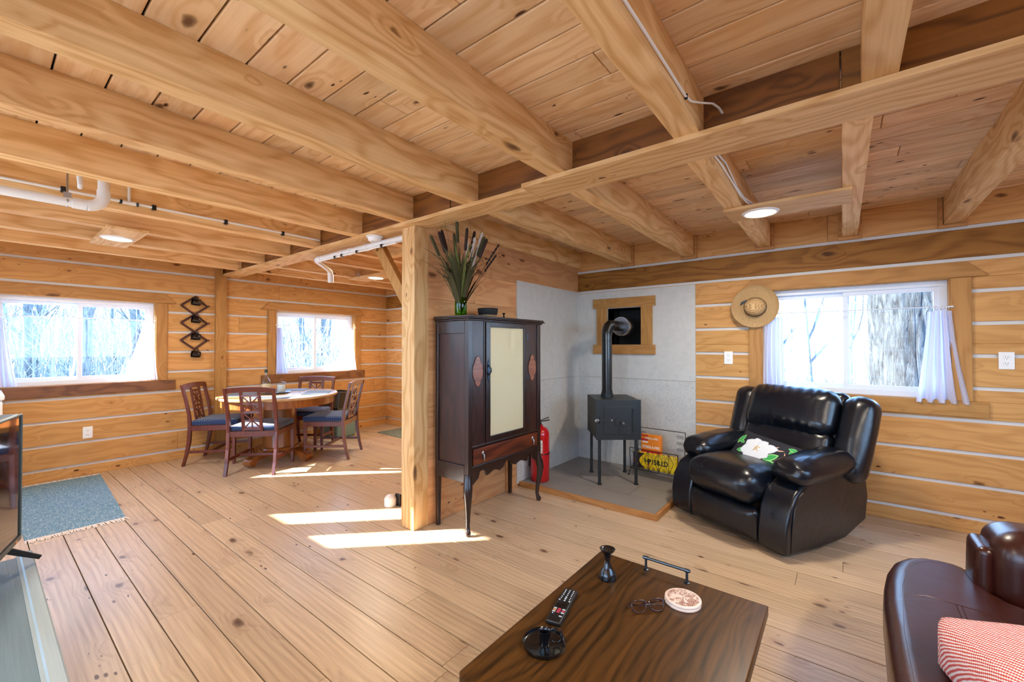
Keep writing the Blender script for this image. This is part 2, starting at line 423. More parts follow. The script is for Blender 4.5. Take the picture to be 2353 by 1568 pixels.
def curtain_mat():
    m = bpy.data.materials.new('sheer_white_cotton'); m.use_nodes = True; n = m.node_tree; n.nodes.clear()
    o = N(n, 'ShaderNodeOutputMaterial'); mx = N(n, 'ShaderNodeMixShader'); d_ = N(n, 'ShaderNodeBsdfDiffuse'); t_ = N(n, 'ShaderNodeBsdfTranslucent')
    d_.inputs[0].default_value = srgb('#e8e6f2'); t_.inputs[0].default_value = srgb('#e0e0f4'); mx.inputs[0].default_value = .45
    n.links.new(d_.outputs[0], mx.inputs[1]); n.links.new(t_.outputs[0], mx.inputs[2]); n.links.new(mx.outputs[0], o.inputs[0])
    return m
M['curtain'] = curtain_mat()
def glow(name, hexc, s):
    m = bpy.data.materials.new(name); m.use_nodes = True; n = m.node_tree; n.nodes.clear()
    o = N(n, 'ShaderNodeOutputMaterial'); e = N(n, 'ShaderNodeEmission'); e.inputs[0].default_value = srgb(hexc); e.inputs[1].default_value = s
    n.links.new(e.outputs[0], o.inputs[0]); return m
M['glow'] = glow('lamp_diffuser', '#ffeccf', 5)
def straw(name, c1, c2, sc_=70):
    m, n, b = newmat(name)
    t = N(n, 'ShaderNodeTexCoord').outputs['Object']
    w_ = N(n, 'ShaderNodeTexWave', wave_type='RINGS', rings_direction='Z'); w_.inputs['Scale'].default_value = sc_; w_.inputs['Distortion'].default_value = 1.5
    n.links.new(t, w_.inputs['Vector'])
    f = math_(n, 'MULTIPLY', w_.outputs['Fac'], noise(n, t, 120, 2))
    n.links.new(mixc(n, math_(n, 'MULTIPLY', f, 1.6, clamp=True), srgb(c1), srgb(c2)), b.inputs['Base Color']); b.inputs['Roughness'].default_value = .75
    bump(n, b, w_.outputs['Fac'], .5, .003); return m
M['straw'] = straw('straw_weave', '#a5804f', '#d6b585')
M['basket'] = straw('basket_weave', '#8a6a45', '#d3b58c', 90)
M['basketblack'] = straw('basket_black_weave', '#0d0f12', '#1d2226', 90)
def brushed(name, c1, c2, axis, rough=.5):
    m, n, b = newmat(name); t = N(n, 'ShaderNodeTexCoord').outputs['Object']
    s = N(n, 'ShaderNodeMapping'); s.inputs['Scale'].default_value = {'X': (2, 90, 90), 'Y': (90, 2, 90)}[axis]; n.links.new(t, s.inputs[0])
    a = noise(n, s.outputs[0], 1, 4, .7); n.links.new(mixc(n, a, srgb(c1), srgb(c2)), b.inputs['Base Color'])
    b.inputs['Roughness'].default_value = rough; bump(n, b, a, .25, .003); return m
M['standtop'] = brushed('grey_painted_wood', '#4b6069', '#6f858e', 'X')
M['standrim'] = brushed('grey_painted_edge', '#7f9096', '#a5b2b5', 'X')
M['redweave'] = None
def weave():
    m, n, b = newmat('red_white_weave'); t = N(n, 'ShaderNodeTexCoord').outputs['Object']
    w1 = N(n, 'ShaderNodeTexWave', wave_type='BANDS', bands_direction='DIAGONAL'); w1.inputs['Scale'].default_value = 42; w1.inputs['Distortion'].default_value = 2; w1.inputs['Detail'].default_value = 2
    n.links.new(t, w1.inputs['Vector'])
    mp = N(n, 'ShaderNodeMapping'); mp.inputs['Rotation'].default_value = (0, 0, 1.6); n.links.new(t, mp.inputs[0])
    w2 = N(n, 'ShaderNodeTexWave', wave_type='BANDS', bands_direction='DIAGONAL'); w2.inputs['Scale'].default_value = 95; n.links.new(mp.outputs[0], w2.inputs['Vector'])
    f = math_(n, 'ADD', math_(n, 'MULTIPLY', w1.outputs['Fac'], .65), math_(n, 'MULTIPLY', w2.outputs['Fac'], .35))
    n.links.new(mixc(n, ramp_f(n, f, .42, .55), srgb('#e9dcd8'), srgb('#c8524f')), b.inputs['Base Color']); b.inputs['Roughness'].default_value = .9
    bump(n, b, f, .6, .004); return m
M['redweave'] = weave()
def cane():
    m, n, b = newmat('gold_woven_cane'); t = N(n, 'ShaderNodeTexCoord').outputs['Object']
    s = N(n, 'ShaderNodeSeparateXYZ'); n.links.new(t, s.inputs[0])
    f = math_(n, 'MULTIPLY_ADD', math_(n, 'SINE', math_(n, 'MULTIPLY', s.outputs[2], 1250)), .5, .5)
    f2 = math_(n, 'MULTIPLY_ADD', math_(n, 'SINE', math_(n, 'MULTIPLY', s.outputs[1], 1500)), .5, .5)
    g = math_(n, 'MULTIPLY', f, f2); big = noise(n, t, 4, 3)
    c = mixc(n, g, srgb('#cdc49a'), srgb('#ece6cc')); c = mixc(n, math_(n, 'MULTIPLY', big, .4), c, srgb('#d8d2b4'))
    n.links.new(c, b.inputs['Base Color']); b.inputs['Roughness'].default_value = .38; b.inputs['Metallic'].default_value = .25
    bump(n, b, math_(n, 'ADD', math_(n, 'MULTIPLY', noise(n, t, 5, 2), 6), g), .25, .004); return m
M['cane'] = cane()
M['bark'] = None
def bark(name, c1, c2, sx=30):
    m, n, b = newmat(name); t = N(n, 'ShaderNodeTexCoord').outputs['Object']
    s = N(n, 'ShaderNodeMapping'); s.inputs['Scale'].default_value = (sx, sx, sx*.18); n.links.new(t, s.inputs[0])
    a = noise(n, s.outputs[0], 1, 5, .65, .6); n.links.new(mixc(n, ramp_f(n, a, .35, .65), srgb(c1), srgb(c2)), b.inputs['Base Color'])
    b.inputs['Roughness'].default_value = .95; bump(n, b, a, 1.0, .03); return m
M['bark'] = bark('tree_bark', '#39434a', '#757e82', 26)
M['bigbark'] = bark('old_tree_bark', '#12171b', '#454c50', 26)
M['twig'] = bark('twig_bark', '#5c686f', '#8e9694', 10)
M['ground'] = rug_mat('leaf_litter', '#8e8f8e', '#abadad', '#7b7972')

# ------------------------------------------------------------------ the room
XL, XR, YB, YR, ZC = -6.0, 2.3, 4.25, -0.62, 2.355
GR = [.107 + .2245*k for k in range(10)]            # chinking heights
def boards_x(mb, x0, x1, y0, y1, z0, z1, wid, gap, seg=(1.6, 3.2), along='X'):
    """planks running along X (or Y) side by side; each its own island and random value"""
    a0, a1, b0, b1 = (x0, x1, y0, y1) if along == 'X' else (y0, y1, x0, x1)
    n = round((b1-b0)/wid); wd = (b1-b0)/n
    for i in range(n):
        p = a0; first = True
        while p < a1 - 1e-6:
            L = R.uniform(*seg) * (R.uniform(.3, 1) if first else 1); first = False
            q = min(a1, p+L)
            if a1 - q < .4: q = a1
            u0, u1, v0, v1 = p + (gap*.4 if p > a0 else 0), q, b0+i*wd+gap/2, b0+(i+1)*wd-gap/2
            if along == 'X': mb.box(u0, v0, z0, u1, v1, z1, 0, R.random())
            else: mb.box(v0, u0, z0, v1, u1, z1, 0, R.random())
            p = q
mb = MB(); boards_x(mb, XL-.1, XR+.1, YR-.1, YB+.1, -.03, 0, .156, .0045)
mb.box(XL-.1, YR-.1, -.08, XR+.1, YB+.1, -.03, 1)
ob('floor', mb, [M['floor'], plain('floor_gap_black', '#1d130c', .9)], kind='structure', bevel=.0012)
mb = MB(); boards_x(mb, XL-.1, XR+.1, YR-.1, YB+.1, ZC, ZC+.02, .15, .007, (2.4, 4.8))
mb.box(XL-.1, YR-.1, ZC+.02, XR+.1, YB+.1, ZC+.06, 1)
ob('ceiling', mb, [M['ceil'], M['flatblack']], kind='structure', bevel=.003)

def cut(a0, a1, holes):
    """subtract 1-d holes from [a0,a1]"""
    out = [(a0, a1)]
    for h0, h1 in holes:
        nx = []
        for s0, s1 in out:
            if h1 <= s0 or h0 >= s1: nx.append((s0, s1)); continue
            if h0 > s0: nx.append((s0, h0))
            if h1 < s1: nx.append((h1, s1))
        out = nx
    return out
def log_wall(name, along, face, out, a0, a1, openings, zt=ZC, darkrow=None, joints=(2.0, 4.0)):
    """face: inner plane coordinate; out: +1/-1 direction away from the room; openings (a0,a1,z0,z1)"""
    mb = MB()
    def bx(u0, u1, z0, z1, t0, t1, m, r=0):
        c0, c1 = face + out*t0, face + out*t1
        if along == 'Y': mb.box(c0, u0, z0, c1, u1, z1, m, r)
        else: mb.box(u0, c0, z0, u1, c1, z1, m, r)
    zs = [0] + GR + [zt]
    for k in range(len(zs)-1):
        z0 = zs[k] + (.0125 if k else 0); z1 = zs[k+1] - (.0125 if k < len(zs)-2 else 0)
        if zs[k+1] > zt: break
        cs = sorted(set([a0, a1] + [a0 + (a1-a0)*R.random() for _ in range(max(1, int((a1-a0)/3)))]))
        zb = sorted(set([z0, z1] + [z for o in openings for z in o[2:4] if z0 < z < z1]))
        for c0, c1 in zip(cs[:-1], cs[1:]):
            rr = R.random()
            for za, zz in zip(zb[:-1], zb[1:]):
                hs = [(o[0], o[1]) for o in openings if o[2] < zz-1e-4 and o[3] > za+1e-4]
                for s0, s1 in cut(c0+.0008, c1-.0008, hs):
                    if s1-s0 > .004: bx(s0, s1, za, zz, 0, .05, 2 if darkrow == k else 0, rr)
    zc = sorted(set([0, zt] + [z for o in openings for z in o[2:4]]))
    for za, zz in zip(zc[:-1], zc[1:]):
        hs = [(o[0], o[1]) for o in openings if o[2] < zz-1e-4 and o[3] > za+1e-4]
        for s0, s1 in cut(a0, a1, hs): bx(s0, s1, za, zz, .014, .16, 1)
    return ob(name, mb, [M['log'][along], M['chink'], M['logdark']], kind='structure', bevel=.004)
W1 = (.09, 1.24, .915, 1.775); W2 = (2.507, 3.66, .915, 1.775); W3 = (-.545, .60, .915, 1.775)
FL = (-2.0, -1.625, 1.312, 1.70)
log_wall('wall_left', 'Y', XL, -1, YR-.1, YB+.1, [W1, W2])
log_wall('wall_back', 'X', YB, 1, XL-.16, XR+.1, [W3, FL], darkrow=9)
D1 = (-5.67, -4.62, 1.32, 1.92); W4 = (-1.8, .3, .6, 2.1); W6 = (-4.2, -2.3, .25, 2.1); W5 = (.4, 3.0, .95, 2.05)  # unseen openings added to let in sun patches and sky light
log_wall('wall_rear', 'X', YR, -1, XL-.16, XR+.1, [D1, W4, W6])
log_wall('wall_right', 'Y', XR, 1, YR-.1, YB+.1, [W5])

# partition wall of wide pine boards, with the white cement board let in
mb = MB(); z = 0
for h in (.0, .235, .47, .705, .94, 1.175, 1.41, 1.645, 1.88, 2.115):
    z1 = min(h+.2345, ZC)
    for (y0, y1) in ((2.04, R.uniform(2.7, 3.0)), None, ):
        break
    yj = R.uniform(2.5, 3.8)
    mb.box(-2.51, 2.04, h+.0005, -2.37, yj-.0006, z1, 0, R.random()); mb.box(-2.51, yj, h+.0005, -2.37, YB, z1, 0, R.random())
ob('wall_partition', mb, M['part'], kind='structure', bevel=.002)
mb = MB(); mb.box(-2.37, 3.09, .03, -2.36, YB-.012, .955, 0, .1); mb.box(-2.37, 3.09, .9575, -2.36, YB-.012, 1.905, 0, .7)
ob('cement_board', mb, M['cement'], label='white cement board panel on the pine partition behind the red extinguisher', cat='fireproof panel')
mb = MB()
for (x0, x1, z0, z1) in ((-2.36, -1.10, .03, .955), (-2.36, -2.0, .9575, 1.885), (-1.625, -1.10, .9575, 1.885), (-2.0, -1.625, .9575, 1.312), (-2.0, -1.625, 1.70, 1.885)):
    mb.box(x0, YB-.012, z0, x1, YB-.0005, z1)
mb2 = mb
ob('cement_board', mb2, M['cement'], label='white cement board panel on the back wall behind the wood stove, with square flue opening', cat='fireproof panel')
for xx in (-2.3, -1.15):
    for zz in (.52, 1.0, 1.45, 1.82):
        mb = MB(); mb.lathe([(0, 0), (.005, .0), (.004, .002), (0, .002)], (xx, YB-.012, zz), 8, M=Matrix.Rotation(PI/2, 3, 'X')); ob('screw_head', mb, M['steel'], parent=bpy.data.objects['cement_board.001'])

# girder, ledger planks, post
mb = MB()
for x0, x1 in ((XL, -4.2), (-4.195, -2.0), (-1.995, .0), (.005, XR)): mb.box(x0, 1.90, 2.175, x1, 2.04, ZC, 0, R.random())
ob('main_girder', mb, M['girder'], label='dark brown main girder under the ceiling boards, carried by the square post', cat='beam', bevel=.003)
GP = 'ledger planks under the main girder'
def plank(x0, x1, y0, lab, z0=2.152):
    mb = MB(); n = 12; vs = []
    for i in range(n+1):
        x = x0 + (x1-x0)*i/n
        dy = R.uniform(-.004, .004) if 0 < i < n else 0
        vs.append((x, dy))
    for i in range(n):
        a, b = vs[i], vs[i+1]
        mb.add([(a[0], y0+a[1], z0), (b[0], y0+b[1], z0), (b[0], 2.045, z0), (a[0], 2.045, z0), (a[0], y0+a[1], 2.175), (b[0], y0+b[1], 2.175), (b[0], 2.045, 2.175), (a[0], 2.045, 2.175)],
               [(0,3,2,1), (4,5,6,7), (0,1,5,4), (2,3,7,6)] + ([(3,0,4,7)] if i == 0 else []) + ([(1,2,6,5)] if i == n-1 else []), 0, 0)
    ob('ledger_plank', mb, M['pineX'], label=lab, cat='plank', group=GP)
plank(XL, -3.70, 1.872, 'flat pine ledger plank under the dark girder, end at the left log wall')
plank(-3.698, -1.36, 1.862, 'flat pine ledger plank under the dark girder, above the square post and smoke alarm')
plank(-1.358, XR, 1.815, 'long flat pine ledger plank under the dark girder, right of the visible splice')
mb = MB(); mb.box(-2.51, 1.91, 0, -2.37, 2.04, 2.152); 
o = ob('support_post', mb, M['pineZ'], label='square pine post standing beside the dark cabinet and carrying the girder', cat='post', bevel=.004)
mb = MB(); mb.box(XL, 1.80, 0, XL+.05, 1.915, 2.152); mb.box(XL, 1.80, 2.152, XL+.05, 1.87, ZC)
ob('wall_post', mb, M['trimZ'], label='flat pine post against the left log wall, between the two windows', cat='post', bevel=.003)

# joists
ordn = ['first', 'second', 'third', 'fourth', 'fifth', 'sixth', 'seventh', 'eighth', 'ninth', 'tenth', 'eleventh', 'twelfth', 'thirteenth', 'fourteenth']
JW = .092
def joist(xr, y0, y1, lab, group, sag=0, w=JW, z0=2.176):
    mb = MB(); n = 10; P = []
    rr = R.random()
    for i in range(n+1):
        y = y0 + (y1-y0)*i/n; P.append((y, R.uniform(-1, 1)*.004 if 0 < i < n else 0))
    for i in range(n):
        (a, da), (b, db) = P[i], P[i+1]
        mb.add([(xr-w+da, a, z0), (xr+da*.5, a, z0), (xr+db*.5, b, z0), (xr-w+db, b, z0), (xr-w+da, a, ZC-.001), (xr+da*.5, a, ZC-.001), (xr+db*.5, b, ZC-.001), (xr-w+db, b, ZC-.001)],
               [(0,3,2,1), (0,1,5,4)][:1] + [(1,2,6,5), (3,0,4,7), (4,5,6,7)] + ([(0,1,5,4)] if i == 0 else []) + ([(2,3,7,6)] if i == n-1 else []), 0, rr)
    return ob('ceiling_joist', mb, M['pineY'], label=lab, cat='joist', group=group, bevel=0)
near = [.15, -.455, -1.09, -1.75, -2.37, -3.0, -3.655, -4.24, -4.82, -5.45]
labs = ['pine joist nearest the upper right corner, on the near side of the dark girder', 'pine joist with the white cable stapled along its side', 'heavy rough pine joist, first to the left of the white cable joist',
        'pine joist second to the left of the white cable joist', 'pine joist ending at the girder just above the square post', 'pine joist just above the bent white drain pipe',
        'pine joist with the thin white water pipe clipped to it', 'pine joist just beyond the thin white water pipe, holding the left lamp plate', 'pine joist holding the far edge of the left lamp plate', 'pine joist nearest the left log wall, above the left window']
for i, x in enumerate(near):
    joist(x, YR, 1.899, labs[i], 'ceiling joists on the near side of the girder', w=.1 if i in (1, 2, 3) else JW)
far = [.665, .10, -.48, -1.11, -1.73, -2.325]
labs = ['pine joist meeting the back wall right of the stove corner window', 'pine joist holding the thin end of the round lamp board above the hat window', 'pine joist under the left end of the lamp board, beside the hanging cable', 'pine joist second left from the lamp board',
        'pine joist third left from the lamp board', 'pine joist lying against the top of the pine partition wall']
for i, x in enumerate(far):
    o = joist(x, 2.046, YB-.001, labs[i], 'ceiling joists between girder and back wall', z0=2.160 if i < 5 else 2.172, w=JW if i < 5 else .044)
    if i < 5:
        mb = MB(); mb.box(x-JW-.028, YB-.022, 2.133, x+.028, YB-.0005, 2.158); mb.box(x+.003, YB-.022, 2.158, x+.028, YB-.0005, ZC-.002); mb.box(x-JW-.028, YB-.022, 2.158, x-JW-.003, YB-.0005, ZC-.002)
        ob('end_trim', mb, M['edge'], parent=o, bevel=.002)
labs = ['pine joist over the dining room passing behind the diagonal brace', 'pine joist over the dining room, first beyond the diagonal brace', 'pine joist over the dining room beside the far round lamp', 'pine joist over the dining room carrying the far round lamp plate', 'pine joist over the dining table', 'pine joist closest to the log wall above the small dining window']
for i, x in enumerate([-3.0, -3.6, -4.2, -4.42, -4.93, -5.45]):
    if i == 3: continue
    joist(x, 2.046, YB-.001, labs[i], 'ceiling joists over the dining room')
# framing of the stair opening behind the post
mb = MB(); mb.box(-3.62, 2.50, 2.176, -2.53, 2.59, ZC-.001, 0, .3)
ob('header_beam', mb, M['pineX'], label='short pine header between joists behind the square post', cat='beam')
mb = MB(); mb.bar((-2.97, 2.03, 2.12), (-2.512, 1.98, 1.60), .09, .05, up=(0, 1, 0)); mb.bar((-2.965, 2.03, 2.15), (-2.965, 2.03, 2.06), .05, .09, up=(0, 1, 0))
ob('diagonal_brace', mb, M['trimZ'], label='slanted pine brace from the girder down to the square post', cat='brace', bevel=.002)

# ------------------------------------------------------------------ windows
def make_window(idx, along, face, out, a0, a1, z0=.915, z1=1.775, trims=True, label_dir='', sill='sill', trimw=.115, la=True):
    """out = outward direction"""
    def P(u0, u1, za, zb, t0, t1):  # returns box args
        c0, c1 = face + out*t0, face + out*t1
        return (c0, u0, za, c1, u1, zb) if along == 'Y' else (u0, c0, za, u1, c1, zb)
    fr = MB(); f = .045
    for b in ((a0, a1, z0, z0+f), (a0, a1, z1-f, z1), (a0, a0+f, z0+f, z1-f), (a1-f, a1, z0+f, z1-f)): fr.box(*P(*b, .06, .13))
    t = .012   # thin vinyl lip
    root = ob('window_%d' % idx, fr, M['vinyl'], kind='structure', bevel=.003)
    mid = (a0+a1)/2; s = .032
    for k, (u0, u1, d) in enumerate(((a0+f-.005, mid+.02, .098), (mid-.02, a1-f+.005, .072))):
        sa = MB()
        for b in ((u0, u1, z0+f, z0+f+s), (u0, u1, z1-f-s, z1-f), (u0, u0+s, z0+f+s, z1-f-s), (u1-s, u1, z0+f+s, z1-f-s)): sa.box(*P(*b, d, d+.024))
        ob('window_sash', sa, M['vinyl'], parent=root, bevel=.002)
        g = MB(); g.box(*P(u0+s-.004, u1-s+.004, z0+f+s-.004, z1-f-s+.004, d+.010, d+.014)); ob('window_pane', g, M['pane'], parent=root)
    jb = MB(); j = .015
    for b in ((a0-j, a0+.003, z0-j, z1+j), (a1-.003, a1+j, z0-j, z1+j), (a0, a1, z0-j, z0+.003), (a0, a1, z1-.003, z1+j)): jb.box(*P(*b, -.012, .13))
    ob('window_jamb', jb, M['trimZ'], parent=root)
    if trims:
        tz = {'X': M['trimX'], 'Y': M['trimY']}[along]; tw = .105
        def pr(poly, name, mat):
            m_ = MB()
            fn = (lambda u, v, t_: (face + out*t_, u, v)) if along == 'Y' else (lambda u, v, t_: (u, face + out*t_, v))
            m_.prism(poly, 0, -.022, fn); return ob(name, m_, mat, parent=root, bevel=.003)
        e = .06
        pr([(a0-tw-.08, z1+.002), (a1+tw+.08, z1+.002), (a1+tw-.02, z1+.105), (a0-tw+.02, z1+.105)], 'window_trim_top', tz)
        pr([(a0-tw, z0), (a0-.004, z0), (a0-.004, z1), (a0-tw, z1)], 'window_trim_side', M['trimZ'])
        pr([(a1+.004, z0), (a1+tw, z0), (a1+tw, z1), (a1+.004, z1)], 'window_trim_side', M['trimZ'])
        pr([(a0-tw-.075, z0-.108), (a1+tw+.075, z0-.108), (a1+tw+.075, z0-.002), (a0-tw-.075, z0-.002)], 'window_sill', M[('sill' if sill == 'sill' else 'trim')+along])
    return root
make_window(1, 'Y', XL, -1, W1[0], W1[1])
make_window(2, 'Y', XL, -1, W2[0], W2[1])
make_window(3, 'X', YB, 1, W3[0], W3[1], sill='trim')
make_window(4, 'X', YR, -1, W4[0], W4[1], W4[2], W4[3], trims=False)  # added rear window behind the camera, brings in blue sky light
make_window(5, 'Y', XR, 1, W5[0], W5[1], W5[2], W5[3], trims=False)  # added right window out of view, more sky light
make_window(6, 'X', YR, -1, W6[0], W6[1], W6[2], W6[3], trims=False)  # added rear window out of view, daylight for the left floor
# door frame added in the rear wall (behind the camera), gaps cut for sun patches
mb = MB()
for u0, u1, z0_, z1_ in ((-5.67, -5.62, 1.32, 1.92), (-5.26, -4.98, 1.32, 1.92), (-4.67, -4.62, 1.32, 1.92), (-5.62, -5.26, 1.32, 1.37), (-4.98, -4.67, 1.32, 1.37), (-5.62, -5.26, 1.87, 1.92), (-4.98, -4.67, 1.87, 1.92)): mb.box(u0, YR-.07, z0_, u1, YR-.03, z1_)
ob('door_added', mb, M['vinyl'], kind='structure')

# curtains and rods
def curtain(parent_along, face, inn, a, wtop, wbot, ztop, zbot, label, tilt=0, n=46):
    mb = MB(); rows = 14; vs = []
    for i in range(rows+1):
        t = i/rows; z = ztop + (zbot-ztop)*t; wd = wtop + (wbot-wtop)*(t**1.2)
        for j in range(n+1):
            s = j/n; u = a + tilt*t + (s-.5)*wd
            amp = .012 + .012*t
            dd = .018 + amp*math.sin(s*2*PI*4.5 + math.sin(t*3)*.8) + .005*math.sin(s*2*PI*11+t*2)
            c = face + inn*(dd+.008)
            vs.append((c, u, z) if parent_along == 'Y' else (u, c, z))
    fs = [(i*(n+1)+j, i*(n+1)+j+1, (i+1)*(n+1)+j+1, (i+1)*(n+1)+j) for i in range(rows) for j in range(n)]
    mb.add(vs, fs)
    root = ob('cafe_curtain', mb, M['curtain'], label=label, cat='curtain', smooth=180)
    hd = MB()   # gathered heading with rings
    for k in range(4):
        u = a + (k-1.5)*wtop/4.2; c = face + inn*.03; q = []
        for g in range(10):
            an = 2*PI*g/10; du, dz = math.cos(an)*.011, math.sin(an)*.013 + ztop+.022
            q.append((c + du*.4, u + du*.6, dz) if parent_along == 'Y' else (u + du*.6, c + du*.4, dz))
        hd.tube(q, .0016, 5, closed=True)
    ob('curtain_ring', hd, M['chrome'], parent=root)
    return root
def rod(along, face, inn, a0, a1, z, label):
    mb = MB(); c = face + inn*.028
    p, q = ((c, a0, z), (c, a1, z)) if along == 'Y' else ((a0, c, z), (a1, c, z))
    mb.tube([p, q], .0045, 8)
    for e in (p, q): mb.lathe([(0, -.006), (.008, -.004), (.008, .004), (0, .006)], e, 8)
    ob('curtain_rod', mb, M['vinyl'], label=label, cat='curtain rod', smooth=40)
rod('Y', XL, 1, W1[0]-.01, W1[1]-.005, 1.575, 'thin white curtain rod across the left window')
rod('Y', XL, 1, W2[0]-.01, W2[1]+.01, 1.575, 'thin white curtain rod across the small window behind the dining table')
rod('X', YB, -1, W3[0]-.01, W3[1]+.01, 1.575, 'thin white curtain rod across the window above the black recliner')
curtain('Y', XL, 1, W1[0]+.045, .07, .19, 1.545, .925, 'sheer white cafe curtain at the left end of the left window', tilt=.02)
curtain('Y', XL, 1, W1[1]-.06, .09, .30, 1.545, .925, 'sheer white cafe curtain on the right side of the left window', tilt=-.07)
curtain('Y', XL, 1, W2[0]+.03, .06, .17, 1.545, .925, 'narrow sheer white cafe curtain at the left of the dining window', tilt=.04)
curtain('Y', XL, 1, W2[1]-.08, .12, .42, 1.545, .925, 'wide bright sheer white cafe curtain at the right of the dining window', tilt=-.10)
curtain('X', YB, -1, W3[0]+.085, .13, .16, 1.545, .925, 'sheer white cafe curtain hanging under the straw hat', tilt=.0)
curtain('X', YB, -1, W3[1]-.055, .12, .27, 1.545, .895, 'sheer white cafe curtain spreading at the right end of the recliner window', tilt=.01)

# ------------------------------------------------------------------ hearth
mb = MB(); tz = .045
hx0, hx1, hy0, hy1 = -2.358, -1.105, 3.14, 4.236
mb.box(hx0, hy0, 0.001, hx1, hy1, tz-.004, 1)
nx, ny = 2, 4
for j in range(ny):
    xs = [hx0, hx0+.31 if j % 2 else hx0+.62, hx0+.93 if j % 2 else hx1, hx1]
    xs = sorted(set(xs))
    for a, b in zip(xs[:-1], xs[1:]): mb.box(a+.002, hy0+(hy1-hy0)*j/ny+.002, tz-.005, b-.002, hy0+(hy1-hy0)*(j+1)/ny-.002, tz, 0, R.random())
hearth = ob('hearth_pad', mb, [M['tile'], M['grout']], label='grey tiled hearth pad with pine edging in the stove corner', cat='hearth')
mb = MB(); mb.box(hx0, hy0-.022, 0.001, hx1+.022, hy0, tz+.001); ob('hearth_edging', mb, M['edge'], parent=hearth, bevel=.002)
mb = MB(); mb.box(hx1, hy0, 0.001, hx1+.022, hy1, tz+.001); ob('hearth_edging', mb, M['edgeY'], parent=hearth, bevel=.002)

# flue opening frame and black box
mb = MB()
x0, x1, z0, z1 = FL
mb.box(x0, YB+.30, z0, x1, YB+.31, z1); mb.box(x0-.005, YB, z0, x0, YB+.31, z1); mb.box(x1, YB, z0, x1+.005, YB+.31, z1); mb.box(x0, YB, z0-.005, x1, YB+.31, z0); mb.box(x0, YB, z1, x1, YB+.31, z1+.005)
root = thing('flue_frame', 'square pine frame around the black flue opening in the cement board', 'frame', (0, 0, 0))
ob('opening_lining', mb, M['flatblack'], parent=root)
y1 = YB-.013
for nm, b, mt in (('top_board', (-2.165, 1.705, -1.478, 1.808), 'trimX'), ('bottom_board', (-2.165, 1.210, -1.478, 1.311), 'trimX'), ('side_board', (-2.122, 1.311, -2.0, 1.705), 'trimZ'), ('side_board', (-1.625, 1.311, -1.508, 1.705), 'trimZ')):
    mb = MB(); mb.box(b[0], y1-.022, b[1], b[2], y1, b[3]); ob(nm, mb, M[mt], parent=root, bevel=.003)

# ------------------------------------------------------------------ outlets
def outlet(p, along, label, n_=1, s=1.0):
    root = thing('power_outlet', label, 'outlet', p, 0 if along == 'X' else PI/2)
    mb = MB(); mb.rbox(.072*s, .006, .116*s, .0025, 2, c=(0, -.003, 0)); ob('cover_plate', mb, M['white'], parent=root)
    for dz in (.021, -.021):
        mb = MB(); mb.lathe([(0, 0), (.0165, 0), (.0155, .003), (0, .003)], (0, -.006, dz*s), 20, M=Matrix.Rotation(PI/2, 3, 'X')); ob('socket', mb, M['white'], parent=root)
        mb = MB()
        for dx in (-.006, .006): mb.box(dx-.001, -.0098, dz*s-.001, dx+.001, -.0088, dz*s+.007)
        mb.lathe([(0, 0), (.0022, 0), (.0022, .001), (0, .001)], (0, -.0088, dz*s-.008), 8, M=Matrix.Rotation(PI/2, 3, 'X'))
        ob('socket_slots', mb, M['black'], parent=root)
outlet((XL, .717, .425), 'Y', 'white power outlet low on the left log wall under the left window')
outlet((-.817, YB, 1.19), 'X', 'white power outlet on the log wall between cement board and window, below the hat')
outlet((.863, YB, 1.20), 'X', 'white power outlet on the log wall at the right of the recliner window')

# ------------------------------------------------------------------ lamps under the joists
def disc_lamp(name_label, poly_box, c, label_plate, r=.098, board=None, pw=LAMP_W):
    root = thing('ceiling_lamp', name_label, 'lamp', (c[0], c[1], c[2]))
    mb = MB(); x0, y0, x1, y1 = poly_box; mb.box(x0-c[0], y0-c[1], 0, x1-c[0], y1-c[1], .018)
    ob('mounting_board', mb, M['pineX'], parent=root, bevel=.002)
    mb = MB(); mb.lathe([(r*.86, -.004), (r*.9, -.010), (r, -.008), (r*1.06, -.002), (r*1.06, 0), (r*.86, 0)], (0, 0, 0), 40); ob('trim_ring', mb, M['white'], parent=root, smooth=60)
    mb = MB(); mb.lathe([(0, -.006), (r*.87, -.005), (r*.87, 0), (0, 0)], (0, 0, 0), 40); ob('diffuser', mb, M['glow'], parent=root, smooth=60)
    lamp_light(c[0], c[1], c[2]-.014, pw, r*1.7)
disc_lamp('round glowing ceiling lamp on a square pine plate above the left window', (-4.95, .585, -4.16, .82), (-4.54, .70, 2.157), '')
disc_lamp('round glowing ceiling lamp on a long pine board in front of the hat window', (-.585, 2.90, .05, 3.19), (-.40, 3.05, 2.141), '')
disc_lamp('round glowing ceiling lamp seen past the diagonal brace over the dining room', (-5.02, 2.98, -4.2, 3.25), (-4.62, 3.12, 2.157), '')

